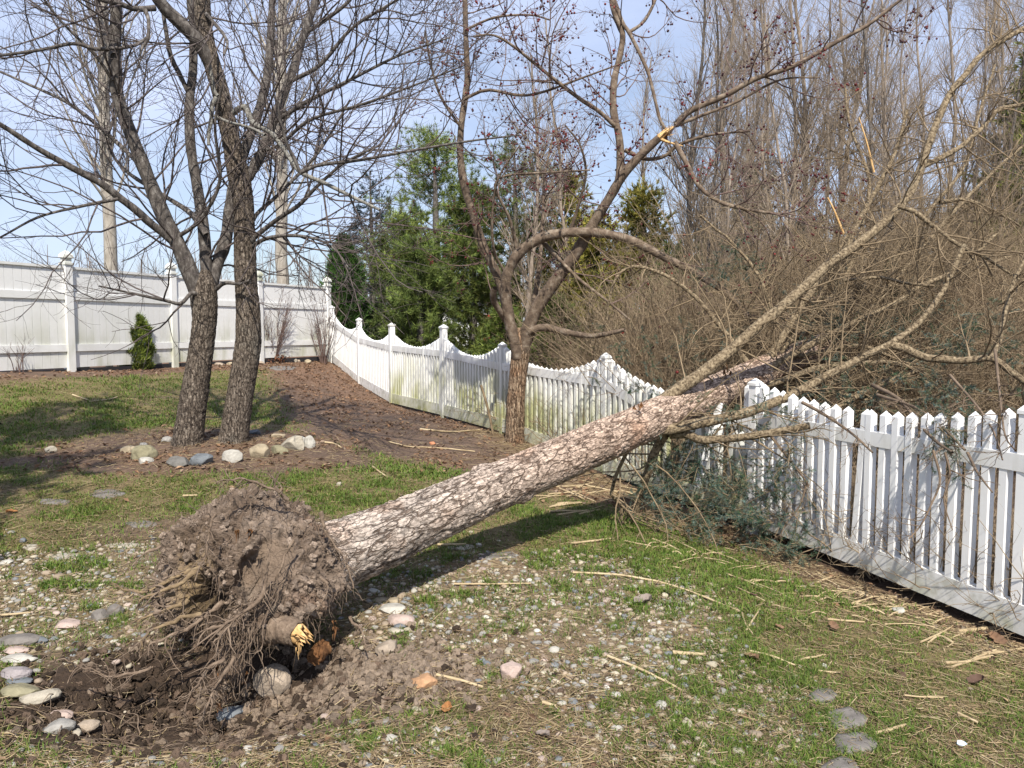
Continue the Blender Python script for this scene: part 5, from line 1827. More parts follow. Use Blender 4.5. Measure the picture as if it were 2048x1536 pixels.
def evergreens():
    G = np.random.default_rng(71)
    dkg = [(0.05, 0.105, 0.022), (0.07, 0.135, 0.03), (0.035, 0.075, 0.02)]
    pine = [(0.125, 0.17, 0.042), (0.165, 0.205, 0.05), (0.075, 0.12, 0.036), (0.2, 0.22, 0.06)]
    blue = [(0.03, 0.05, 0.06), (0.045, 0.068, 0.08), (0.025, 0.04, 0.045)]
    yel = [(0.185, 0.18, 0.036), (0.225, 0.2, 0.045), (0.12, 0.14, 0.034), (0.25, 0.2, 0.05)]
    evergreen('arborvitae', 'dense dark columnar evergreen just behind the fence corner post', 690, 468, 22.5, 84, 'arbor', dkg, G, dens=1.3)
    evergreen('blue_spruce', 'dark blue spruce between the columnar evergreen and the green pines', 745, 325, 31, 220, 'spruce', blue, G, dens=1.3)
    evergreen('white_pine', 'tall bright green pine with a bare spiky leader behind the picket fence', 872, 232, 26, 320, 'pine', pine, G, dens=1.45)
    evergreen('white_pine', 'broader bushy pine between the spiky leader pine and the crabapple', 1030, 265, 25, 330, 'pine', [(0.12, 0.145, 0.04), (0.155, 0.17, 0.048), (0.08, 0.115, 0.034)], G, dens=1.4)
    evergreen('white_pine', 'low soft green pine next to the columnar evergreen', 800, 420, 24, 230, 'pine', pine, G, dens=1.2)
    evergreen('cedar_tree', 'yellowish cedar behind the arching crabapple limb', 1130, 330, 24, 230, 'cedar', yel, G, dens=1.2)
    evergreen('cedar_tree', 'olive cedar under the splintered crabapple limb', 1285, 362, 22, 230, 'cedar', yel, G, dens=1.2)
    evergreen('cedar_tree', 'narrow olive cedar among the bare saplings', 1500, 300, 25, 190, 'cedar', [(0.1, 0.12, 0.035), (0.075, 0.1, 0.03), (0.06, 0.085, 0.03)], G, dens=1.0)
    evergreen('cedar_tree', 'tall green cedar at the right edge of the view', 2058, 20, 15, 270, 'cedar', [(0.15, 0.18, 0.035), (0.2, 0.22, 0.045), (0.09, 0.13, 0.03)], G, dens=2.6)
    evergreen('white_pine', 'bushy pine filling the gap right of the spiky leader pine', 945, 345, 24, 230, 'pine', pine, G, dens=1.4)
    evergreen('white_pine', 'broad low pine in front of the dark blue spruce', 838, 470, 21.5, 210, 'pine', [(0.12, 0.16, 0.04), (0.15, 0.185, 0.048), (0.08, 0.12, 0.034)], G, dens=1.3)
    evergreen('cedar_tree', 'broad olive cedar behind the crabapple fork', 1195, 420, 21, 200, 'cedar', yel, G, dens=1.3)
    evergreen('cedar_tree', 'wide dark cedar low behind the brambles over the crushed panel', 1420, 450, 19, 230, 'cedar', [(0.08, 0.12, 0.035), (0.11, 0.14, 0.04), (0.06, 0.09, 0.03)], G, dens=1.4)
    evergreen('cedar_tree', 'wide dark cedar behind the fanned spruce boughs', 1610, 430, 19, 230, 'cedar', [(0.08, 0.12, 0.035), (0.12, 0.145, 0.04), (0.06, 0.09, 0.03)], G, dens=1.4)
    evergreen('cedar_tree', 'bushy green cedar left of the tall one at the right edge', 1930, 380, 17, 220, 'cedar', [(0.12, 0.15, 0.035), (0.16, 0.18, 0.045), (0.08, 0.11, 0.03)], G, dens=1.5)
    evergreen('cedar_tree', 'squat yellow green cedar low in the thicket on the right', 1790, 440, 20, 190, 'cedar', yel, G, dens=1.2)
    evergreen('cedar_tree', 'green cedar close behind the crushed fence panel', 1350, 500, 17, 230, 'cedar', [(0.06, 0.085, 0.025), (0.08, 0.11, 0.03)], G, dens=1.0)
    evergreen('young_cedar', 'small bushy cedar touching the picket fence just left of the crabapple trunk', 1010, 610, 15.5, 140, 'cedar', [(0.11, 0.15, 0.03), (0.15, 0.18, 0.04), (0.08, 0.12, 0.03)], G, dens=1.0)
    evergreen('young_cedar', 'small cedar behind the fence just right of the crabapple trunk', 1110, 600, 14, 170, 'cedar', [(0.09, 0.13, 0.03), (0.13, 0.16, 0.04)], G, dens=1.0)
    evergreen('young_cedar', 'low dark conifer behind the lowest scallop of the far fence', 770, 560, 23, 130, 'spruce', [(0.04, 0.06, 0.025), (0.06, 0.08, 0.03)], G, dens=0.8)
    evergreen('white_pine', 'unseen tall pine added outside the left edge of the view to shade the lawn', 1024 - 5.3 / 4.0 * FPX, 660 - 1538 * 8.4 / 4.0, 4.0, 2 * 1.8 / 4.0 * FPX, 'pine', pine, G, dens=1.6)  # out-of-view pine, added for its shade on the left lawn
    c = on_ground(272, 738)
    evergreen('arborvitae', 'small young arborvitae shrub planted before the white board fence', 270, 615, c[1], 58, 'arbor', [(0.16, 0.2, 0.035), (0.1, 0.15, 0.03), (0.22, 0.26, 0.06), (0.07, 0.11, 0.02)], G, dens=0.55, cat='shrub')


evergreens()


# ------------------------------------------------------------------ bare shrubs by the board fence
def shrub(label, px, py, h, spread, n, G, name='bare_shrub', group=None, root_tuft=True):
    b = on_ground(px, py)
    root = thing(name, label, 'shrub', b, group)
    P = np.zeros((n, 8, 3))
    th = G.random(n) * 2 * math.pi
    d = nrm(np.stack([np.cos(th) * spread * G.random(n), np.sin(th) * spread * G.random(n), np.ones(n)], 1))
    P[:, 0] = b + np.stack([np.cos(th) * 0.06, np.sin(th) * 0.06, -0.02 + 0 * th], 1)
    L = h * (0.6 + 0.45 * G.random(n))
    for k in range(1, 8):
        d = nrm(d + G.normal(size=d.shape) * 0.07 + np.stack([np.cos(th), np.sin(th), 0 * th], 1) * 0.015)
        P[:, k] = P[:, k - 1] + d * (L / 7)[:, None]
    R = np.full((n, 8), 0.0085) * np.linspace(1, 0.35, 8)[None]
    a = Acc()
    V, Q = tubes(P, R, 5)
    a.add(V, Q)
    a.build('stems', M['twig_crab'], root, kind='stuff')
    a = Acc()
    P1, R1 = grow(P, R, n * 9, (0.12, 0.4), (20, 45), 5, 0.12, 0.06, 0.35, 1, 0.7, 0.005, 0.5, G)
    V, Q = tubes(P1, R1, 3)
    a.add(V, Q)
    P1, R1 = grow(P1, R1, n * 14, (0.05, 0.2), (20, 45), 4, 0.12, 0.06, 0.2, 1, 0.7, 0.004, 0.5, G)
    V, Q = tubes(P1, R1, 3)
    a.add(V, Q)
    a.build('twigs', M['twig_crab'], root, kind='stuff')
    if root_tuft:
        a = Acc()
        m = 420
        p = b + G.normal(size=(m, 3)) * np.array([0.13, 0.13, 0.06]) + np.array([0, 0, 0.1])
        leaf_quads(a, p, 0.06, G, np.array([[0.16, 0.07, 0.04], [0.1, 0.05, 0.03], [0.2, 0.1, 0.06]]), tilt=1.0)
        a.build('dead_leaves', M['litter'], root, kind='stuff', col=True, smooth=False)
    return root


def leaf_quads(a, p, size, G, pal, tilt=0.45):
    """curled dead leaves: two bent quads each"""
    n = len(p)
    th = G.random(n) * 2 * math.pi
    u = np.stack([np.cos(th), np.sin(th), G.normal(size=n) * tilt * 0.6], 1)
    u = nrm(u)
    nz = nrm(np.stack([G.normal(size=n) * tilt, G.normal(size=n) * tilt, np.ones(n)], 1))
    v = nrm(np.cross(nz, u))
    w = np.cross(u, v)
    s = size * (0.5 + 0.9 * G.random(n))[:, None]
    cu = (0.15 + 0.5 * G.random(n))[:, None]
    V = np.stack([p - u * s * 0.55, p - v * s * 0.34 + w * s * cu * 0.6 - u * s * 0.05, p + u * s * 0.12, p + v * s * 0.36 + w * s * cu * 0.6 - u * s * 0.08, p + u * s * 0.6 + w * s * cu * 0.5], 1)
    o = (np.arange(n) * 5)[:, None, None]
    T = (np.array([(0, 2, 1), (0, 3, 2), (1, 2, 4), (2, 3, 4)])[None] + o).reshape(-1, 3)
    c = pal[G.integers(0, len(pal), n)] * (0.7 + 0.6 * G.random((n, 1)))
    a.add(V.reshape(-1, 3), T=T, C=np.repeat(c, 5, axis=0))


_G = np.random.default_rng(81)
shrub('bare reddish shrub with a dead leafy base beside the second maple trunk', 545, 725, 1.75, 0.55, 60, _G)
shrub('bare wispy shrub in the corner where the two fences meet', 648, 728, 1.8, 0.38, 26, _G, root_tuft=False)
shrub('tiny bare twig of a plant in the bed before the board fence', 38, 745, 0.55, 0.35, 5, _G, root_tuft=False)


# ------------------------------------------------------------------ thicket behind the picket fence
def thicket():
    G = np.random.default_rng(91)
    n = 3400
    u = G.random(n)
    py = np.where(G.random(n) < 0.75, 9.2 + 5.5 * G.random(n), 14 + 4 * G.random(n))
    lo, hi = 1120, 2140
    px = lo + (hi - lo) * G.random(n)
    x = (px - 1024) / FPX * py
    fd = (x - FA[0]) * FN[0] + (py - FA[1]) * FN[1]
    k = fd < -0.8
    x, y = x[k], py[k]
    n = len(x)
    z = G0(x, y)
    H = np.interp((x / y) * FPX + 1024, [1120, 1250, 1500, 1800, 2140], [1.5, 2.5, 3.1, 3.3, 3.6]) * (0.6 + 0.55 * G.random(n) + 0.35 * (G.random(n) > 0.85))
    th = G.random(n) * 2 * math.pi
    d = nrm(np.stack([np.cos(th) * 0.35, np.sin(th) * 0.35, np.ones(n)], 1))
    P = np.zeros((n, 9, 3))
    P[:, 0] = np.stack([x, y, z - 0.02], 1)
    for j in range(1, 9):
        d = nrm(d + G.normal(size=d.shape) * 0.13 + np.stack([np.cos(th), np.sin(th), -0.35 + 0 * th], 1) * 0.05)
        P[:, j] = P[:, j - 1] + d * (H / 8)[:, None]
    # low dead brush right behind the pickets
    n2 = 2400
    y2 = 3.5 + 8.5 * G.random(n2)
    off = -0.22 - 0.9 * G.random(n2)
    s2 = (y2 - FA[1] - off * FN[1]) / FT[1]
    x2 = FA[0] + FT[0] * s2 + FN[0] * off
    th2 = G.random(n2) * 6.28
    P2_ = np.zeros((n2, 9, 3))
    P2_[:, 0] = np.stack([x2, y2, G0(x2, y2) - 0.02], 1)
    d2 = nrm(np.stack([np.cos(th2) * 0.8, np.sin(th2) * 0.8, 0.3 + G.random(n2)], 1) - np.array([FN[0], FN[1], 0]) * 0.5)
    for j in range(1, 9):
        d2 = nrm(d2 + G.normal(size=d2.shape) * 0.2)
        P2_[:, j] = P2_[:, j - 1] + d2 * ((0.4 + 0.6 * G.random(n2)) / 8)[:, None]
    P = np.concatenate([P, P2_])
    n += n2
    R = (0.004 + 0.006 * G.random(n))[:, None] * np.linspace(1, 0.4, 9)[None]
    a = Acc()
    V, Q = tubes(P, R, 4)
    a.add(V, Q)
    P1, R1 = grow(P, R, n * 7, (0.3, 0.95), (25, 70), 6, 0.2, 0.0, 0.15, 1, 0.7, 0.0048, 0.5, G)
    V, Q = tubes(P1, R1, 3)
    a.add(V, Q)
    P2, R2 = grow(P1, R1, n * 16, (0.08, 0.35), (25, 75), 4, 0.22, 0.0, 0.15, 1, 0.8, 0.0034, 0.7, G)
    V, Q = tubes(P2, R2, 3)
    a.add(V, Q)
    m = material('bramble stem', [(0.3, (0.15, 0.105, 0.07)), (0.5, (0.25, 0.19, 0.125)), (0.7, (0.38, 0.3, 0.195))], 1.6)
    tagit(a.build('bramble_thicket', m, kind='stuff'), 'dense tangle of bare brown brambles behind the picket fence')
    # rose hips caught in it
    P3 = P1[(P1[:, 0, 0] / P1[:, 0, 1] * FPX + 1024 < 1500)]
    b = berries(P3, np.ones(P3.shape[:2]), 260, G, (0.012, 0.02))
    tagit(b.build('rose_hips', M['fruit'], kind='stuff'), 'red hips hanging in the bramble tangle')


thicket()


# ------------------------------------------------------------------ white house glimpsed through the pines
def house():
    c = at(915, 664, 46)
    z0 = gz(c[0], c[1]) - 0.1
    root = thing('white_house', 'low white house glimpsed between the pine trunks beyond the fence', 'house', [c[0], c[1], z0])
    up, X, Y = np.array([0, 0, 1.0]), np.array([1.0, 0, 0]), np.array([0, 1.0, 0])
    ztop = at(915, 612, 46)[2]
    zb = at(915, 662, 46)[2]
    Acc().add(*box_vq([c[0], c[1] + 2, (z0 + ztop) / 2], X, Y, up, 2.3, 2.0, (ztop - z0) / 2)).build('wall', M['house'], root, smooth=False)
    V = np.array([[c[0] + sx * 2.6, c[1] + 2 + sy * 2.4, ztop + 0.02] for sx, sy in ((-1, -1), (1, -1), (1, 1), (-1, 1))] + [[c[0] - 2.6, c[1] + 2, ztop + 1.1], [c[0] + 2.6, c[1] + 2, ztop + 1.1]])
    Acc().add(V, Q=[(0, 1, 5, 4), (2, 3, 4, 5), (3, 2, 1, 0)], T=[(3, 0, 4), (1, 2, 5)]).build('roof', M['roof'], root, smooth=False)
    for dx in (-1.4, 0.1):
        w = Acc().add(*box_vq([c[0] + dx, c[1] - 0.03, (zb + ztop) / 2 + 0.1], X, Y, up, 0.42, 0.04, 0.4)).build('window', M['house'], root, smooth=False)
        Acc().add(*box_vq([c[0] + dx, c[1] - 0.08, (zb + ztop) / 2 + 0.1], X, Y, up, 0.34, 0.015, 0.32)).build('pane', M['glass'], w, smooth=False)
    d = Acc().add(*box_vq([c[0] + 1.95, c[1] - 0.03, z0 + 1.0], X, Y, up, 0.42, 0.04, 0.95)).build('door', M['red'], root, smooth=False)
    Acc().add(*box_vq([c[0] + 1.65, c[1] - 0.09, z0 + 1.0], X, Y, up, 0.03, 0.03, 0.06)).build('handle', M['glass'], d, smooth=False)


house()


# ------------------------------------------------------------------ grass
def grass():
    G = np.random.default_rng(101)
    a = Acc()
    # candidates over the visible lawn, denser where it is near
    def batch(n, y0, y1, h, w, xr=(-0.95, 0.86)):
        y = (y0 ** 0.5 + (y1 ** 0.5 - y0 ** 0.5) * G.random(n)) ** 2
        x = y * (xr[0] + (xr[1] - xr[0]) * G.random(n))
        g, leaf, dk, straw, peb, lt, fd, pd, n1, n2, n3 = zones(x, y)
        tuft = sstep(-0.35, 0.35, fbm2(x, y, 14, 2, 9))
        keep = (G.random(n) < g * (0.25 + 0.9 * tuft)) & (fd > 0.03) & (pd > 0.05)
        for fx, fy, fa, fb in FLAG_E[:4]:
            keep &= ((x - fx) / fa) ** 2 + ((y - fy) / fb) ** 2 > 0.85
        # sprigs among pebbles
        sp = sstep(0.3, 0.42, fbm2(x, y, 6.5, 2, 12)) * (peb > 0.3) * (dk < 0.3)
        keep |= (G.random(n) < 0.85 * sp) & (fd > 0.05)
        x, y = x[keep], y[keep]
        n1, n2, tuft, sp = n1[keep], n2[keep], tuft[keep], sp[keep]
        m = len(x)
        z = G_fast(x, y)
        lush = np.clip(sstep(-0.25, 0.45, -n1 * 0.8 + fbm2(x, y, 2.4, 3, 21) * 0.9 + 0.1 + 0.35 * sstep(0.3, 1.4, x)) + sp, 0, 1)
        dry = G.random(m) > 0.36 + 0.52 * lush
        hh = h * (0.5 + 0.7 * G.random(m)) * (0.75 + 0.5 * lush) * np.where(dry, 0.85, 1)
        th = G.random(m) * 2 * math.pi
        flat = np.where(dry, 1.5, 0.75) * (0.4 + 0.9 * G.random(m))
        dv = nrm(np.stack([np.cos(th) * flat, np.sin(th) * flat, np.ones(m) * 0.9], 1))
        s = np.stack([-np.sin(th), np.cos(th), 0 * th], 1) * (w * (0.6 + 0.7 * G.random(m)))[:, None] * 0.5
        b = np.stack([x, y, z - 0.003], 1)
        bend = np.stack([np.cos(th), np.sin(th), -0.6 + 0 * th], 1) * (hh * 0.22)[:, None]
        mid = b + dv * (hh * 0.55)[:, None]
        tip = b + dv * hh[:, None] + bend
        V = np.stack([b - s, b + s, mid + s * 0.8, mid - s * 0.8, tip], 1).reshape(-1, 3)
        o = np.arange(m) * 5
        Q = np.stack([o, o + 1, o + 2, o + 3], 1)
        T = np.stack([o + 3, o + 2, o + 4], 1)
        green = np.array([[0.115, 0.19, 0.03], [0.15, 0.225, 0.04], [0.085, 0.145, 0.026], [0.19, 0.235, 0.05]])
        strawp = np.array([[0.33, 0.26, 0.13], [0.27, 0.2, 0.1], [0.22, 0.2, 0.08], [0.19, 0.145, 0.085]])
        c = np.where(dry[:, None], strawp[G.integers(0, 4, m)], green[G.integers(0, 4, m)]) * (0.75 + 0.5 * G.random((m, 1)))
        a.add(V, Q, T, np.repeat(c, 5, axis=0))

    batch(400000, 2.2, 4.6, 0.042, 0.0042)
    batch(290000, 4.6, 7.5, 0.048, 0.0062)
    batch(150000, 7.5, 17.5, 0.052, 0.011, (-0.74, 0.05))
    tagit(a.build('grass', M['grass'], kind='stuff', col=True, smooth=False), 'short thin spring grass with dry straw coloured blades')


# fast ground height: bilinear lookup of the ground function
_gx, _gy = np.arange(-14, 10.01, 0.04), np.arange(1.5, 24, 0.04)
_GX, _GY = np.meshgrid(_gx, _gy)
_GZ = G(_GX, _GY)


def G_fast(x, y):
    fx, fy = np.clip((x + 14) / 0.04, 0, len(_gx) - 2.001), np.clip((y - 1.5) / 0.04, 0, len(_gy) - 2.001)
    i, j = fx.astype(int), fy.astype(int)
    u, v = fx - i, fy - j
    return (_GZ[j, i] * (1 - u) + _GZ[j, i + 1] * u) * (1 - v) + (_GZ[j + 1, i] * (1 - u) + _GZ[j + 1, i + 1] * u) * v


FLAGS = [
        ('grey flagstone in the grass, middle one of the sunken three', 1694, 1444, 78, 46, 'flag'),
        ('large grey flagstone nearest the bottom of the grass path', 1708, 1493, 84, 44, 'flag'),
        ('small grey flagstone mostly overgrown at the top of the path', 1645, 1397, 56, 24, 'flag'),
        ('flagstone cut off by the bottom edge of the photo', 1680, 1540, 80, 30, 'flag'),
        ('grey flagstone lying in the shadow of the fallen trunk', 997, 1113, 76, 15, 'flag'),
        ('pale flagstone further along the shadow of the fallen trunk', 922, 1095, 50, 10, 'cream'),
        ('long pale flagstone edging the pebble bed near the root ball', 246, 1093, 78, 11, 'cream'),
        ('pale flagstone edge below the long one', 134, 1114, 82, 10, 'cream'),
        ('pale flagstone with a dark hollow under it', 64, 1096, 38, 11, 'cream'),
        ('weathered grey flagstone in the lawn left of the root ball', 108, 1005, 62, 12, 'flag'),
        ('grey flagstone in the lawn behind the root ball', 215, 988, 66, 16, 'flag'),
        ('flat grey stone in the leaf bed beside the reddish shrub', 565, 737, 60, 8, 'flag'),
        ('grey flagstone next to the top of the root ball', 285, 1050, 60, 14, 'flag')]
FLAG_E = []
for _l, _x, _y, _w, _h, _c in FLAGS:
    _p, _u, _d = on_ground(_x, _y), on_ground(_x, _y - _h / 2), on_ground(_x, _y + _h / 2)
    FLAG_E.append((_p[0], (_u[1] + _d[1]) / 2, _w / 2 * _p[1] / FPX, max(0.05, (_u[1] - _d[1]) / 2)))
grass()

# ------------------------------------------------------------------ stones one by one


def stone_mesh(name, seed, w, d, h, mat, sub=4, angular=0.0, origin=(0, 0, 0), parent=None, flat=0.0):
    G = np.random.default_rng(seed)
    V, F = ICO[sub]
    o = G.random(3) * 60
    r = 1 + 0.22 * fbm(V * 1.1 + o, 2) + 0.06 * fbm(V * 3.5 + o, 3)
    V = V * r[:, None]
    if angular:
        for _ in range(int(9 * angular) + 3):
            nv = nrm(G.normal(size=3))
            lim = 0.62 + 0.3 * G.random()
            over = V @ nv - lim
            V = V - np.maximum(over, 0)[:, None] * nv * 0.92
    V[:, 2] = np.sign(V[:, 2]) * np.abs(V[:, 2]) ** (1 - 0.35 * flat)
    V = V + fbm(V * 9 + o, 3)[:, None] * nrm(V) * 0.03
    V = V * np.array([w / 2, d / 2, h / 2])
    a = G.random() * 0.9 - 0.45
    R = np.array([[math.cos(a), -math.sin(a), 0], [math.sin(a), math.cos(a), 0], [0, 0, 1]])
    return V @ R.T, F


def stone(label, px, py, wpx, hpx, col, seed, angular=0.2, name='stone', group=None, flat=0.3, sink=0.3, depth=0.8, cat='stone', lift=0.0):
    """px, py: centre of the foot of the stone in the photo"""
    p = on_ground(px, py)
    k = p[1] / FPX
    w = wpx * k
    # seen from above at a shallow angle the height on screen is partly depth
    tilt = (CAMZ - p[2]) / p[1]
    h = max(0.6 * hpx * k, hpx * k - depth * w * tilt * 0.9) / (1 - sink) * 1.0
    h = min(h * 1.12, w * 1.3)
    w = w * 1.06
    angular = angular + 0.2
    V, F = stone_mesh(name, seed, w, w * depth, h, None, 4, angular, flat=flat)
    c = np.array([p[0], p[1] + w * depth * 0.35, p[2] + h * (0.5 - sink) + lift])
    a = Acc().add(V + c, T=F)
    o = a.build(name, STONE[col], origin=c)
    return tagit(o, label, cat, group)


STONES = [
    ('small tan stone at the far left end of the stone ring', 256, 906, 36, 16, 'tan', .1),
    ('large mossy olive stone left in the ring round the maples', 280, 922, 48, 34, 'olive', .3),
    ('flat whitish stone in front of the mossy olive one', 288, 928, 30, 15, 'white', .4),
    ('small grey stone peeping out behind the mossy olive one', 284, 893, 18, 9, 'grey', .2),
    ('grey stone behind the foot of the first maple', 331, 885, 24, 13, 'grey', .4),
    ('dark grey slab stone before the first maple', 352, 934, 52, 24, 'dark', .7),
    ('blue slate wedge pointing up in the stone ring', 399, 931, 50, 27, 'slate', .9),
    ('round white rock in front of the two maples', 461, 924, 36, 26, 'white', .4),
    ('tan wedge shaped stone right of the round white rock', 514, 916, 44, 30, 'tan', .5),
    ('low olive stone beside the big pale rock', 556, 908, 36, 20, 'olive', .3),
    ('big pale grey rock at the right end of the stone ring', 583, 900, 50, 30, 'cream', .6),
    ('pale angular rock standing at the end of the stone ring', 617, 896, 26, 26, 'white', .9),
    ('pale chip of rock wedged behind the big pale one', 600, 886, 20, 14, 'white', .8),
    ('flat tan stone behind the stone ring', 553, 876, 28, 11, 'tan', .3),
    ('bluish grey stone at the right foot of the second maple', 507, 869, 26, 11, 'slate', .3),
    ('lone pale stone out on the lawn left of the ring', 98, 907, 22, 14, 'cream', .5),
    ('big flat grey green stone on top of the edging pile', 30, 1297, 76, 30, 'flag', .2),
    ('blue grey stone behind the flat one of the edging pile', 75, 1290, 32, 22, 'slate', .2),
    ('pinkish stone between flat stones in the edging pile', 22, 1312, 54, 18, 'pink', .2),
    ('long white stone in the edging pile', 34, 1330, 66, 22, 'white', .2),
    ('mauve rounded stone below the long white one', 26, 1362, 60, 34, 'mauve', .2),
    ('blue grey flat stone at the foot of the mauve one', 30, 1372, 54, 14, 'slate', .2),
    ('mossy yellow olive boulder at the left edge of the pile', 32, 1402, 72, 36, 'olive', .3),
    ('cream boulder next to the dark soil of the pit', 74, 1412, 72, 38, 'cream', .3),
    ('pink rounded stone above the grey one in the gravel', 118, 1442, 46, 26, 'pink', .2),
    ('smooth grey stone in the gravel below the pink one', 112, 1470, 62, 34, 'grey', .2),
    ('soil coated brown stone by the rim of the pit', 172, 1468, 42, 34, 'brown', .4),
    ('small round beige stone beside the smooth grey one', 149, 1472, 20, 17, 'cream', .2),
    ('pale pinkish stone half buried above the pit', 128, 1260, 50, 22, 'pink', .4),
    ('grey green rounded stone left of the root ball', 195, 1244, 36, 30, 'flag', .2),
    ('grey stone leaning on the left side of the root ball', 228, 1234, 32, 28, 'flag', .3),
    ('round white pebble at the right foot of the root ball', 746, 1190, 24, 14, 'white', .1),
    ('flat tan stone below the trunk near the root ball', 761, 1206, 34, 10, 'tan', .3),
    ('yellow tan stone next to the flat tan one', 787, 1208, 26, 14, 'tan', .2),
    ('long white and grey stone right of the root ball', 781, 1228, 54, 18, 'white', .1),
    ('pink granite stone right of the root ball', 801, 1252, 50, 28, 'pink', .1),
    ('small blue grey stone under the pink granite one', 798, 1258, 26, 12, 'slate', .1),
    ('pale tan stone under the small blue grey one', 791, 1270, 32, 17, 'cream', .2),
    ('rust orange angular rock on the thrown soil', 843, 1382, 56, 40, 'rust', .8),
    ('tall pinkish rock standing in the grassy pebbles', 1020, 1358, 46, 46, 'pink', .6),
    ('small slate stone left of the tall pinkish rock', 974, 1338, 18, 18, 'slate', .5),
    ('blue stone wet on one side at the lower rim of the pit', 460, 1442, 58, 34, 'slate', .3),
    ('brown soil covered lump right of the root ball', 772, 1314, 48, 40, 'brown', .4),
    ('white broken rock in the leaf litter under the fence', 1802, 1230, 32, 20, 'white', .8),
    ('white stone at the left edge beyond the pebble bed', 8, 1130, 28, 14, 'white', .3),
    ('round white stone beyond the pebble bed', 52, 1127, 16, 11, 'cream', .1),
    ('small round slate stone alone in the bare soil', 44, 1086, 13, 10, 'slate', .1),
    ('small orange brick fragment on the bare earth', 865, 890, 13, 7, 'brick', .7),
    ('pale pebble on the lawn behind the root ball', 678, 972, 11, 8, 'cream', .1),
    ('bone white pebble at the bottom of the photo', 494, 1504, 18, 16, 'white', .1),
    ('beige rounded stone lower middle among the pebbles', 564, 1488, 26, 16, 'brown', .2),
    ('cream pebble with yellow tint near the bottom middle', 918, 1480, 16, 11, 'cream', .1),
]
for i, (lb_, px_, py_, w_, h_, c_, an_) in enumerate(STONES):
    stone(lb_, px_, py_, w_, h_, c_, 300 + i, an_, **(dict(sink=0.12, depth=0.62) if 16 <= i <= 26 else {}))

# the boulder that rolled from the roots
_p = on_ground(538, 1402)
_w = 76 * _p[1] / FPX
_V, _F = stone_mesh('boulder', 777, _w, _w * 0.95, _w * 0.98, None, 5, 0.08)
_c = np.array([_p[0], _p[1] + _w * 0.3, _p[2] + _w * 0.42])
tagit(Acc().add(_V + _c, T=_F).build('boulder', STONE['brown'], origin=_c), 'round soil stained boulder below the snapped root of the root ball', 'boulder')

_G = np.random.default_rng(555)
for i in range(22):
    px_ = 40 + i * 28 + _G.normal() * 7
    if 235 < px_ < 300:
        continue
    stone('small tan edging stone in the row under the white board fence', px_, 742 - px_ * 0.026 + _G.normal() * 1.5, 12 + 9 * _G.random(), 6 + 4 * _G.random(), ['tan', 'cream', 'brown'][i % 3], 900 + i, 0.3,
          name='edging_stone', group='edging stones under the board fence')


# ------------------------------------------------------------------ flagstones sunk in the lawn
def flagstone(label, px, py, wpx, hpx, seed, col='flag', rough=0.25, lift=0.022):
    G = np.random.default_rng(seed)
    c = on_ground(px, py)
    n = 13
    pts = []
    for k in range(n):
        a = 2 * math.pi * k / n
        r = 1 + rough * G.normal() * 0.6
        q = on_ground(px + math.cos(a) * wpx / 2 * r, py - math.sin(a) * hpx / 2 * r)
        pts.append(q[:2])
    pts = np.array(pts)
    q = catmull(np.vstack([np.c_[pts, np.zeros(n)], [*pts[0], 0]]), 49)[:-1, :2]
    q = q + np.stack([fbm2(q[:, 0], q[:, 1], 18, 2, seed), fbm2(q[:, 0], q[:, 1], 18, 2, seed + 1)], 1) * 0.012
    m = len(q)
    cc = q.mean(0)
    rings = [(1.0, -0.05), (1.0, lift - 0.006), (0.97, lift), (0.65, lift + 0.003), (0.3, lift + 0.002)]
    V = []
    for s, z in rings:
        w = cc + (q - cc) * s
        V.append(np.c_[w, G_(w) + z + fbm2(w[:, 0], w[:, 1], 9, 3, 3) * 0.004])
    V.append(np.array([[*cc, gz(*cc) + lift + 0.002]]))
    V = np.concatenate(V)
    Q, T = [], []
    for r in range(len(rings) - 1):
        for k in range(m):
            Q.append((r * m + k, r * m + (k + 1) % m, (r + 1) * m + (k + 1) % m, (r + 1) * m + k))
    b = (len(rings) - 1) * m
    for k in range(m):
        T.append((b + k, b + (k + 1) % m, len(V) - 1))
    o = Acc().add(V, Q, T).build('flagstone', STONE[col], origin=np.array([*cc, gz(*cc)]))
    tagit(o, label, 'flagstone')


def G_(w):
    return G(w[:, 0], w[:, 1])


for i, (lb_, px_, py_, w_, h_, c_) in enumerate(FLAGS):
    flagstone(lb_, px_, py_, w_, h_, 1200 + i, c_, rough=0.16, lift=0.018 if i < 4 else 0.006)


# ------------------------------------------------------------------ pebbles
PEB = dict(cream=(0.39, 0.35, 0.265), white=(0.45, 0.43, 0.38), buff=(0.33, 0.265, 0.19), grey=(0.26, 0.25, 0.23), slate=(0.19, 0.2, 0.21), pink=(0.4, 0.32, 0.275), brown=(0.3, 0.24, 0.18))
PEBW = dict(cream=0.26, white=0.1, buff=0.17, grey=0.21, slate=0.1, pink=0.07, brown=0.09)


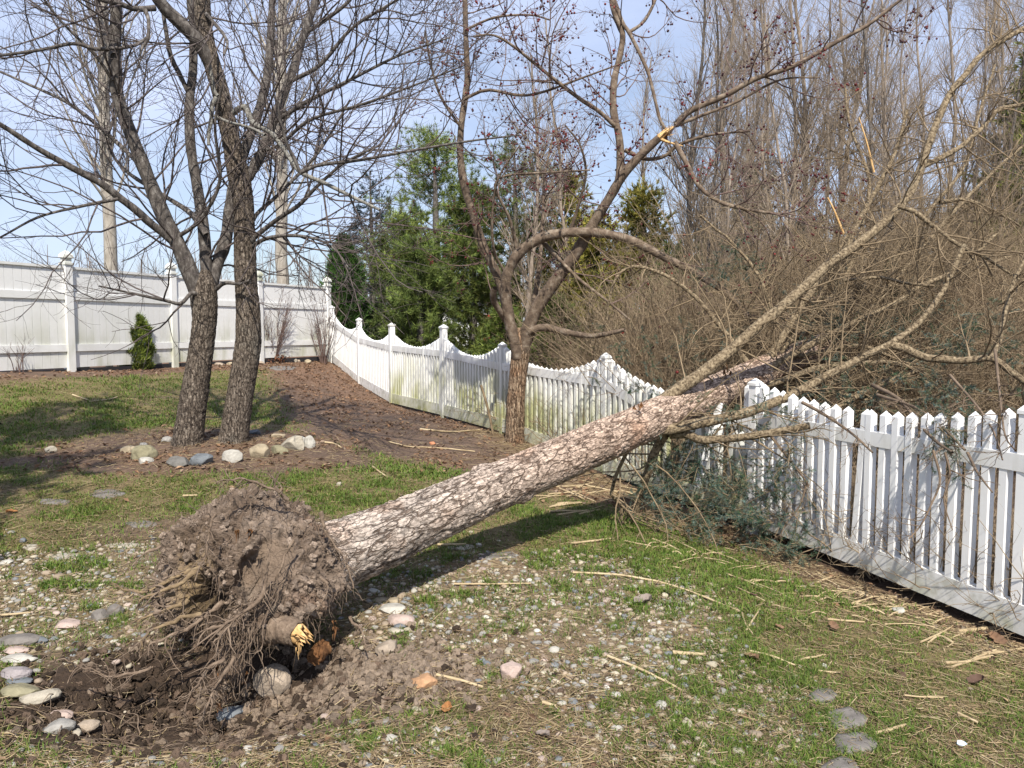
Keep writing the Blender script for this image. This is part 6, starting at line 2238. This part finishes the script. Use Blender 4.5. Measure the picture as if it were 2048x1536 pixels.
def pebbles():
    G = np.random.default_rng(202)
    n = 19000
    y = np.concatenate([2.55 + 3.4 * G.random(n)])
    x = y * (-0.7 + 1.12 * G.random(n))
    g, leaf, dk, straw, peb, lt, fd, pd, n1, n2, n3 = zones(x, y)
    p = np.clip(peb * 1.3 + 0.02, 0, 1) * (1 - 0.9 * dk) * (1 - 0.75 * lt)
    p = p * (0.5 + 0.9 * sstep(-0.3, 0.3, fbm2(x, y, 5, 2, 40)))
    keep = (G.random(n) < p)
    x, y, pz = x[keep], y[keep], peb[keep]
    n = len(x)
    s = 0.007 + 0.021 * G.random(n) ** 2.0
    s = np.where(G.random(n) < 0.03, s * 1.5, s)
    # keep apart
    order = np.argsort(-s)
    cell = {}
    sel = []
    for i in order:
        k = (int(x[i] / 0.06), int(y[i] / 0.06))
        ok = True
        for dx in (-1, 0, 1):
            for dy in (-1, 0, 1):
                for j in cell.get((k[0] + dx, k[1] + dy), ()):
                    if (x[i] - x[j]) ** 2 + (y[i] - y[j]) ** 2 < (0.82 * (s[i] + s[j])) ** 2:
                        ok = False
        if ok:
            cell.setdefault(k, []).append(i)
            sel.append(i)
    sel = np.array(sel)
    x, y, s = x[sel], y[sel], s[sel]
    n = len(x)
    z = G_fast(x, y)
    names = list(PEB)
    kind = G.choice(len(names), n, p=[PEBW[k] for k in names])
    app = s / y
    order = np.argsort(-app)
    big = order[:290]
    small = order[290:]
    V0, F0 = ICO[2]
    protos = []
    for k in range(6):
        V, F = stone_mesh('pebble', 3000 + k, 2, 1.5 + 0.3 * G.random(), 1.0, None, 2, 0.15)
        protos.append(V)
    zone_txt = lambda i: ('in the pebble bed right of the root ball' if x[i] > -0.75 and y[i] > 3.55 else 'in the pebble bed left of the root ball' if y[i] > 3.75
                          else 'in the gravel below the pit')
    tint = dict(cream='cream', white='white', buff='buff', grey='grey', slate='blue grey', pink='pinkish', brown='brown')
    meshes = {}
    for i in big:
        nm = names[kind[i]]
        k = int(G.integers(0, 6))
        if (nm, k) not in meshes:
            me = rawmesh('pebble', protos[k], np.zeros((0, 4), np.int64), F0)
            me.materials.append(PMAT[nm])
            meshes[(nm, k)] = me
        o = bpy.data.objects.new('pebble', meshes[(nm, k)])
        COL.objects.link(o)
        o.location = (x[i], y[i], z[i] + s[i] * 0.06)
        o.scale = (s[i], s[i] * (0.75 + 0.4 * G.random()), s[i] * (0.8 + 0.4 * G.random()))
        o.rotation_euler = (0.2 * G.normal(), 0.2 * G.normal(), 6.28 * G.random())
        txt = zone_txt(i)
        tagit(o, f'small {tint[nm]} pebble {txt}', 'pebble', f'{tint[nm]} pebbles {txt}')
    a = Acc()
    V1, F1 = ICO[1]
    pr1 = []
    for k in range(6):
        V, _ = stone_mesh('pebble', 3100 + k, 2, 1.6, 1.0, None, 1, 0.1)
        pr1.append(V)
    for k in range(6):
        ii = small[k::6]
        th = G.random(len(ii)) * 6.28
        V = pr1[k][None] * s[ii][:, None, None]
        V = V * np.stack([np.ones(len(ii)), 0.75 + 0.4 * G.random(len(ii)), 0.8 + 0.4 * G.random(len(ii))], 1)[:, None, :]
        c_, s_ = np.cos(th)[:, None], np.sin(th)[:, None]
        V = np.stack([V[..., 0] * c_ - V[..., 1] * s_, V[..., 0] * s_ + V[..., 1] * c_, V[..., 2]], -1)
        V = V + np.stack([x[ii], y[ii], z[ii] + s[ii] * 0.15], 1)[:, None, :]
        T = (F1[None] + (np.arange(len(ii)) * len(V1))[:, None, None]).reshape(-1, 3)
        cc = np.array([PEB[names[q]] for q in kind[ii]]) * (0.8 + 0.4 * G.random((len(ii), 1)))
        a.add(V.reshape(-1, 3), T=T, C=np.repeat(cc, len(V1), axis=0))
    m = 16000
    yy = 2.55 + 3.6 * G.random(m)
    xx = yy * (-0.7 + 1.15 * G.random(m))
    zz = zones(xx, yy)
    kk = G.random(m) < np.clip(zz[4] * 0.9 + 0.08, 0, 1) * (1 - 0.8 * zz[2])
    xx, yy = xx[kk], yy[kk]
    m = len(xx)
    ss = 0.003 + 0.006 * G.random(m)
    V0g, F0g = ICO[0]
    Vg = V0g[None] * (ss[:, None] * (0.7 + 0.6 * G.random((m, 3))))[:, None, :] + np.stack([xx, yy, G_fast(xx, yy) + ss * 0.2], 1)[:, None, :]
    cg = np.array([[0.3, 0.24, 0.18], [0.22, 0.17, 0.125], [0.38, 0.33, 0.26], [0.28, 0.27, 0.25]])[G.integers(0, 4, m)] * (0.7 + 0.5 * G.random((m, 1)))
    a.add(Vg.reshape(-1, 3), T=(F0g[None] + (np.arange(m) * 12)[:, None, None]).reshape(-1, 3), C=np.repeat(cg, 12, axis=0))
    tagit(a.build('gravel', M['pebble'], kind='stuff', col=True), 'scattered small river pebbles half buried in soil and grass')


PMAT = {k: stone_mat(k + ' pebble', tone(c, 0.78), c, tone(c, 1.2), 40) for k, c in PEB.items()}
pebbles()


# ------------------------------------------------------------------ thrown soil, clods in the pit
def soil_scatter():
    G = np.random.default_rng(303)
    a = Acc()
    n = 5200
    x = PIT[0] + G.normal(size=n) * 0.62
    y = PIT[1] + 0.02 + G.normal(size=n) * 0.36
    m = int(n * 0.42)
    x[:m] = RIM[0] - 0.05 + G.normal(size=m) * 0.34
    y[:m] = RIM[1] + 0.03 + G.normal(size=m) * 0.17
    dk = zones(x, y)[2]
    z = G_fast(x, y)
    light, mid, dark = np.array([0.24, 0.185, 0.138]), np.array([0.12, 0.084, 0.06]), np.array([0.045, 0.031, 0.021])
    for k in range(n):
        s = 0.004 + 0.022 * G.random() ** 3
        lvl = 2 if s > 0.014 else 1
        Vc, Fc = ICO[lvl]
        Vc = Vc * (1 + 0.7 * fbm(Vc * 1.6 + G.random(3) * 80, 2)[:, None]) * s * (0.7 + 0.6 * G.random(3))
        if k < m:
            c = light * (0.65 + 0.5 * G.random())
        else:
            t = G.random()
            c = (dark if t < 0.6 else mid if t < 0.9 else light * 0.8) * (0.7 + 0.6 * G.random())
        a.add(Vc + np.array([x[k], y[k], z[k] + s * 0.25]), T=Fc, C=c)
    tagit(a.build('soil_clods', M['soil'], kind='stuff', col=True, smooth=False), 'loose dark and grey soil thrown up round the torn out roots')
    # torn rootlets lying in the pit
    n = 340
    b = np.stack([PIT[0] + G.normal(size=n) * 0.6, PIT[1] + G.normal(size=n) * 0.3, np.zeros(n)], 1)
    th = G.random(n) * 6.28
    L = 0.05 + 0.25 * G.random(n) ** 2
    P = np.zeros((n, 7, 3))
    d = np.stack([np.cos(th), np.sin(th)], 1)
    q = b[:, :2].copy()
    for k in range(7):
        P[:, k, :2] = q
        d = nrm(d + G.normal(size=d.shape) * 0.3)
        q = q + d * (L / 6)[:, None]
    P[:, :, 2] = G_fast(P[:, :, 0].ravel(), P[:, :, 1].ravel()).reshape(n, 7) + 0.012 + 0.03 * np.abs(G.normal(size=(n, 1))) * np.sin(np.linspace(0, 3.1, 7))[None]
    R = (0.0012 + 0.0025 * G.random(n) ** 2)[:, None] * np.linspace(1, 0.5, 7)[None]
    V, Q = tubes(P, R, 4)
    tagit(Acc().add(V, Q).build('rootlets', M['hair'], kind='stuff'), 'torn rootlets lying over the dark soil of the pit')


soil_scatter()


# ------------------------------------------------------------------ leaf litter, straw
def litter():
    G = np.random.default_rng(404)
    a = Acc()
    n = 90000
    y = 2.6 + 17 * G.random(n) ** 1.25
    x = y * (-0.72 + 1.4 * G.random(n))
    g, leaf, dk, straw, peb, lt, fd, pd, n1, n2, n3 = zones(x, y)
    p = np.clip(leaf * 0.75 + 0.008 + 0.14 * straw + 0.004 * (y < 4), 0, 1) * (fd > -0.1) * (pd > 0.0) * (1 - dk)
    k = G.random(n) < p
    x, y = x[k], y[k]
    pts = np.stack([x, y, G_fast(x, y) + 0.012], 1)
    pal2 = np.array([[0.27, 0.16, 0.095], [0.2, 0.12, 0.076], [0.33, 0.22, 0.14], [0.14, 0.09, 0.062], [0.27, 0.2, 0.15]])
    pal = np.array([[0.24, 0.145, 0.085], [0.17, 0.105, 0.068], [0.29, 0.2, 0.13], [0.13, 0.088, 0.064], [0.27, 0.22, 0.17]])
    nr = y < 6.5
    leaf_quads(a, pts[nr], 0.034, G, pal, 0.7)
    leaf_quads(a, pts[~nr], 0.05, G, pal2, 0.5)
    tagit(a.build('leaf_litter', M['litter'], kind='stuff', col=True, smooth=False), 'curled brown dead leaves littering the beds and lawn')
    # fine straw, needles and twig bits lying everywhere
    n = 80000
    y = 2.4 + 9.5 * G.random(n) ** 1.4
    x = y * (-0.72 + 1.43 * G.random(n))
    g, leaf, dk, straw, peb, lt, fd, pd, n1, n2, n3 = zones(x, y)
    p = (0.22 + 0.9 * straw + 0.3 * (1 - g) * (y < 9) + 0.35 * (y < 3.7) + 0.25 * sstep(0.0, 0.5, n1 + 0.5 * n2)) * (fd > 0) * (1 - 0.8 * dk)
    k = G.random(n) < p
    x, y, st = x[k], y[k], straw[k]
    n = len(x)
    th = G.random(n) * 6.28
    L = (0.03 + 0.13 * G.random(n) ** 2) * (1 + 1.2 * st)
    t = np.linspace(-0.5, 0.5, 4)
    cv = G.normal(size=n) * 0.35
    P = np.zeros((n, 4, 3))
    P[:, :, 0] = x[:, None] + np.cos(th)[:, None] * L[:, None] * t - np.sin(th)[:, None] * (cv * L)[:, None] * t ** 2
    P[:, :, 1] = y[:, None] + np.sin(th)[:, None] * L[:, None] * t + np.cos(th)[:, None] * (cv * L)[:, None] * t ** 2
    P[:, :, 2] = G_fast(P[:, :, 0].ravel(), P[:, :, 1].ravel()).reshape(n, 4) + 0.008 + 0.012 * G.random((n, 1)) + 0.012 * G.normal(size=(n, 1)) * t
    R = np.broadcast_to((0.0009 + 0.0014 * G.random(n) * (1 + st))[:, None], (n, 4)).copy()
    V, Q = tubes(P, R, 3)
    pal = np.array([[0.42, 0.32, 0.18], [0.3, 0.215, 0.13], [0.2, 0.14, 0.095], [0.52, 0.42, 0.26]])
    C = np.repeat(pal[G.integers(0, 4, n)] * (0.8 + 0.4 * G.random((n, 1))), 12, axis=0)
    tagit(Acc().add(V, Q, C=C).build('straw_litter', M['litter'], kind='stuff', col=True), 'thin dry stalks and twig bits strewn over the ground')


litter()


def stalk(path, wpx, label=None, group=None, mat='straw', name='straw_stalk', cat='stalk', arch=0.0):
    pts = np.array([on_ground(*q) for q in path])
    q = catmull(pts, 16)
    t = np.linspace(0, 1, 16)
    q[:, 2] = G_fast(q[:, 0], q[:, 1]) + 0.016 + arch * np.sin(t * math.pi) + 0.006 * fbm(q * 8, 2)
    d = q[:, 1].mean()
    R = np.full(16, wpx * 0.5 * d / FPX) * (1 + 0.1 * fbm(q * 30, 2)) * np.linspace(1.05, 0.8, 16)
    V, Q = tubes(q[None], R[None], 6)
    a = Acc().add(V, Q)
    a.add(np.vstack([V[:6], q[:1]]), T=[(j, (j + 1) % 6, 6) for j in range(6)])
    a.add(np.vstack([V[-6:], q[-1:]]), T=[((j + 1) % 6, j, 6) for j in range(6)])
    o = a.build(name, M[mat], origin=q[8])
    return tagit(o, label, cat, group)


for lb_, pth, w_ in [
        ('long straw stalk lying over the grass right of the pebble bed', [(1145, 1150), (1230, 1155), (1330, 1172), (1410, 1200), (1480, 1228)], 5),
        ('short stalk crossing the end of the long straw', [(1492, 1268), (1520, 1222)], 4),
        ('bent stalk continuing down from the long straw', [(1484, 1232), (1490, 1250), (1505, 1275)], 4),
        ('thick straw stalk slanting through the lower pebbles', [(1215, 1318), (1280, 1345), (1330, 1368), (1366, 1390)], 6),
        ('straight cut stalk beside the rust orange rock', [(873, 1358), (920, 1368), (966, 1381)], 7),
        ('stalk lying flat across the top of the pebble bed', [(908, 1175), (980, 1174), (1062, 1172)], 4),
        ('pale stalk leading to the dead branches under the trunk', [(1142, 1092), (1190, 1086), (1225, 1082)], 5),
        ('short bright orange stalk in the lower grass', [(1085, 1411), (1112, 1419)], 7),
        ('thick pale stalk resting on the lower flagstones', [(1750, 1474), (1785, 1466), (1812, 1459)], 8),
        ('pale reed lying along the foot of the fence at the right edge', [(1915, 1268), (1965, 1264), (2018, 1258)], 9),
        ('two toned straw in front of the reed by the fence', [(1890, 1332), (1930, 1328), (1985, 1318)], 7),
        ('thin straw crossing the two toned one', [(1903, 1341), (1950, 1322), (1992, 1306)], 5),
        ('straw at the right edge pointing at the dark leaf', [(1975, 1314), (2048, 1302)], 6),
        ('stalk lying in the grass above the dark leaf', [(1905, 1290), (1880, 1278), (1858, 1290)], 5),
        ('straight stalk on the bare patch before the fence', [(1654, 1245), (1728, 1250)], 5),
        ('curved thin stalk near the middle of the grass', [(1500, 1310), (1540, 1318), (1590, 1338)], 5),
        ('stalk pointing up right out of the middle grass', [(1600, 1326), (1650, 1315)], 5),
        ('straw ending at the white pebble in the grass', [(1630, 1346), (1680, 1352)], 4),
        ('stalk in the dense grass by the right bottom corner', [(1915, 1432), (1955, 1452)], 6),
        ('flat pale stalk halfway between flagstones and fence', [(1808, 1397), (1885, 1403)], 4),
        ('broad pale straw left of the middle grass', [(1345, 1312), (1412, 1316)], 9),
        ('straw in the far grass beside the trunk shadow', [(875, 1093), (932, 1094)], 5),
        ('thin long twig on the bare earth in front of the crabapple', [(778, 886), (820, 896), (866, 898), (950, 906)], 3),
        ('pale stick on the bare earth by the picket fence', [(840, 860), (900, 866), (960, 862)], 4),
        ('stick lying on the dark lawn before the board fence', [(178, 806), (215, 802), (235, 797)], 3),
        ('forked end of the stick on the dark lawn', [(145, 792), (180, 804)], 3),
        ('pale stick on the pebble bed left of the root ball', [(0, 1236), (62, 1232)], 5),
        ('pale twig behind the root ball on the lawn', [(745, 937), (775, 958)], 4),
        ('stick lying by the top of the root ball', [(366, 995), (395, 995)], 4),
        ('branch tip on the earth right of the stone ring', [(648, 887), (668, 890), (682, 898)], 4)]:
    stalk(pth, w_, lb_)

# heap of straw along the foot of the fence, where the spruce came down
_G = np.random.default_rng(606)
for i in range(90):
    t = _G.random()
    px_, py_ = 1290 + 720 * t + _G.normal() * 14, 1055 + 205 * t + abs(_G.normal()) * 30 + 8
    L_ = (16 + 60 * _G.random() ** 1.6) * (0.8 + 0.7 * t)
    an = _G.normal() * 0.75 - 0.15
    stalk([(px_ - L_ / 2, py_ + L_ / 2 * math.sin(an) * 0.5), (px_ + _G.normal() * 2, py_ + _G.normal() * 2), (px_ + L_ / 2, py_ - L_ / 2 * math.sin(an) * 0.5)], 1.6 + 2.6 * _G.random() ** 1.5,
          'dry straw stalk in the heap along the foot of the picket fence', 'straw stalks heaped along the fence foot', arch=0.01 * _G.random())
for i in range(30):
    t = _G.random()
    px_, py_ = 1100 + 200 * t + _G.normal() * 20, 975 + 60 * _G.random()
    L_ = 30 + 40 * _G.random()
    an = _G.normal() * 0.5
    stalk([(px_ - L_ / 2, py_ + L_ / 4 * math.sin(an)), (px_ + L_ / 2, py_ - L_ / 4 * math.sin(an))], 2.5 + 2 * _G.random(),
          'dry straw stalk lying in the shade beneath the fallen trunk', 'straw stalks beneath the trunk')

# garden canes leaning against the fence by the crabapple
for lb_, q0, q1, w_ in [('thin garden cane leaning on the fence left of the crabapple', (988, 872), (962, 770), 5), ('upright bare stick close to the crabapple trunk', (1001, 868), (998, 695), 4),
                        ('short stick standing right of the crabapple trunk', (1058, 880), (1059, 838), 4)]:
    b_ = on_ground(*q0)
    t_ = at(q1[0], q1[1], b_[1] + 0.05)
    P_ = catmull([b_ - np.array([0, 0, 0.05]), (b_ + t_) / 2 + np.array([0.012, 0, 0]), t_], 14)
    V_, Q_ = tubes(P_[None], np.full((1, 14), w_ * 0.5 * b_[1] / FPX), 6)
    tagit(Acc().add(V_, Q_).build('garden_cane', M['twig_spruce'], origin=b_), lb_, 'stick')

# dark hose end at the foot of the crabapple
_b = [on_ground(1046, 868), on_ground(1052, 880), on_ground(1062, 887)]
_P = catmull(np.array(_b) + np.array([[0, 0, 0.1], [0, 0, 0.03], [0, 0, 0.02]]), 14)
_V, _Q = tubes(_P[None], np.full((1, 14), 0.013), 8)
tagit(Acc().add(_V, _Q).build('hose_end', M['hose'], origin=_b[1]), 'short dark green hose end at the foot of the crabapple', 'hose')

# big single leaves
for i, (lb_, px_, py_, w_) in enumerate([('large dark curled leaf alone in the grass at the right', 1950, 1372, 36), ('brown curled leaf on the bare patch before the fence', 1668, 1262, 28),
                                         ('small dark leaf in the grass above the bare patch', 1508, 1197, 14), ('brown leaf beside the stalk in the middle grass', 1560, 1262, 18),
                                         ('crumpled grey leaf at the left of the middle grass', 1285, 1210, 40), ('rust coloured crumpled leaf by the lower pebbles', 893, 1428, 30),
                                         ('crumpled leaf cluster in the middle of the grass', 1503, 1322, 30), ('grey crumpled leaf pair near the bottom', 1085, 1478, 30),
                                         ('orange leaf on the lawn at the left edge', 24, 1030, 20), ('brown leaf under the right end of the fence', 1995, 1290, 40)]):
    p_ = on_ground(px_, py_)
    a_ = Acc()
    G2 = np.random.default_rng(5000 + i)
    s_ = w_ * p_[1] / FPX
    c1 = np.array([[0.13, 0.08, 0.06], [0.26, 0.16, 0.1], [0.3, 0.25, 0.22], [0.42, 0.2, 0.08]])[[0, 1, 0, 1, 2, 3, 1, 2, 3, 1][i]]
    nu, nv = 12, 9
    U_, V_ = np.meshgrid(np.linspace(-1, 1, nu), np.linspace(-1, 1, nv))
    wid = np.sqrt(np.clip(1 - U_ ** 2, 0, 1)) * (0.55 + 0.12 * np.sin(U_ * 9))
    X_ = U_ * s_ * 0.55
    Y_ = V_ * wid * s_ * 0.6
    Z_ = 0.3 * s_ * (V_ ** 2) * (0.6 + 0.4 * U_) + 0.1 * s_ * fbm2(X_ / s_ * 3, Y_ / s_ * 3, 1.0, 2, i) + 0.02
    r_ = G2.random() * 6.28
    XX = X_ * math.cos(r_) - Y_ * math.sin(r_)
    YY = X_ * math.sin(r_) + Y_ * math.cos(r_)
    idx_ = np.arange(nu * nv).reshape(nv, nu)
    Q_ = np.stack([idx_[:-1, :-1], idx_[:-1, 1:], idx_[1:, 1:], idx_[1:, :-1]], -1).reshape(-1, 4)
    a_.add(np.stack([XX + p_[0], YY + p_[1], Z_ + p_[2]], -1).reshape(-1, 3), Q_, C=c1)
    tagit(a_.build('fallen_leaf', M['litter'], origin=p_, col=True), lb_, 'leaf')

# scrap of plastic in the grass
_p = on_ground(1922, 1500)
_V, _F = stone_mesh('scrap', 60, 0.05, 0.03, 0.025, None, 3, 1.0)
tagit(Acc().add(_V + _p + np.array([0, 0, 0.025]), T=_F).build('plastic_scrap', M['scrap'], origin=_p), 'small white and blue scrap of litter in the near grass', 'litter')
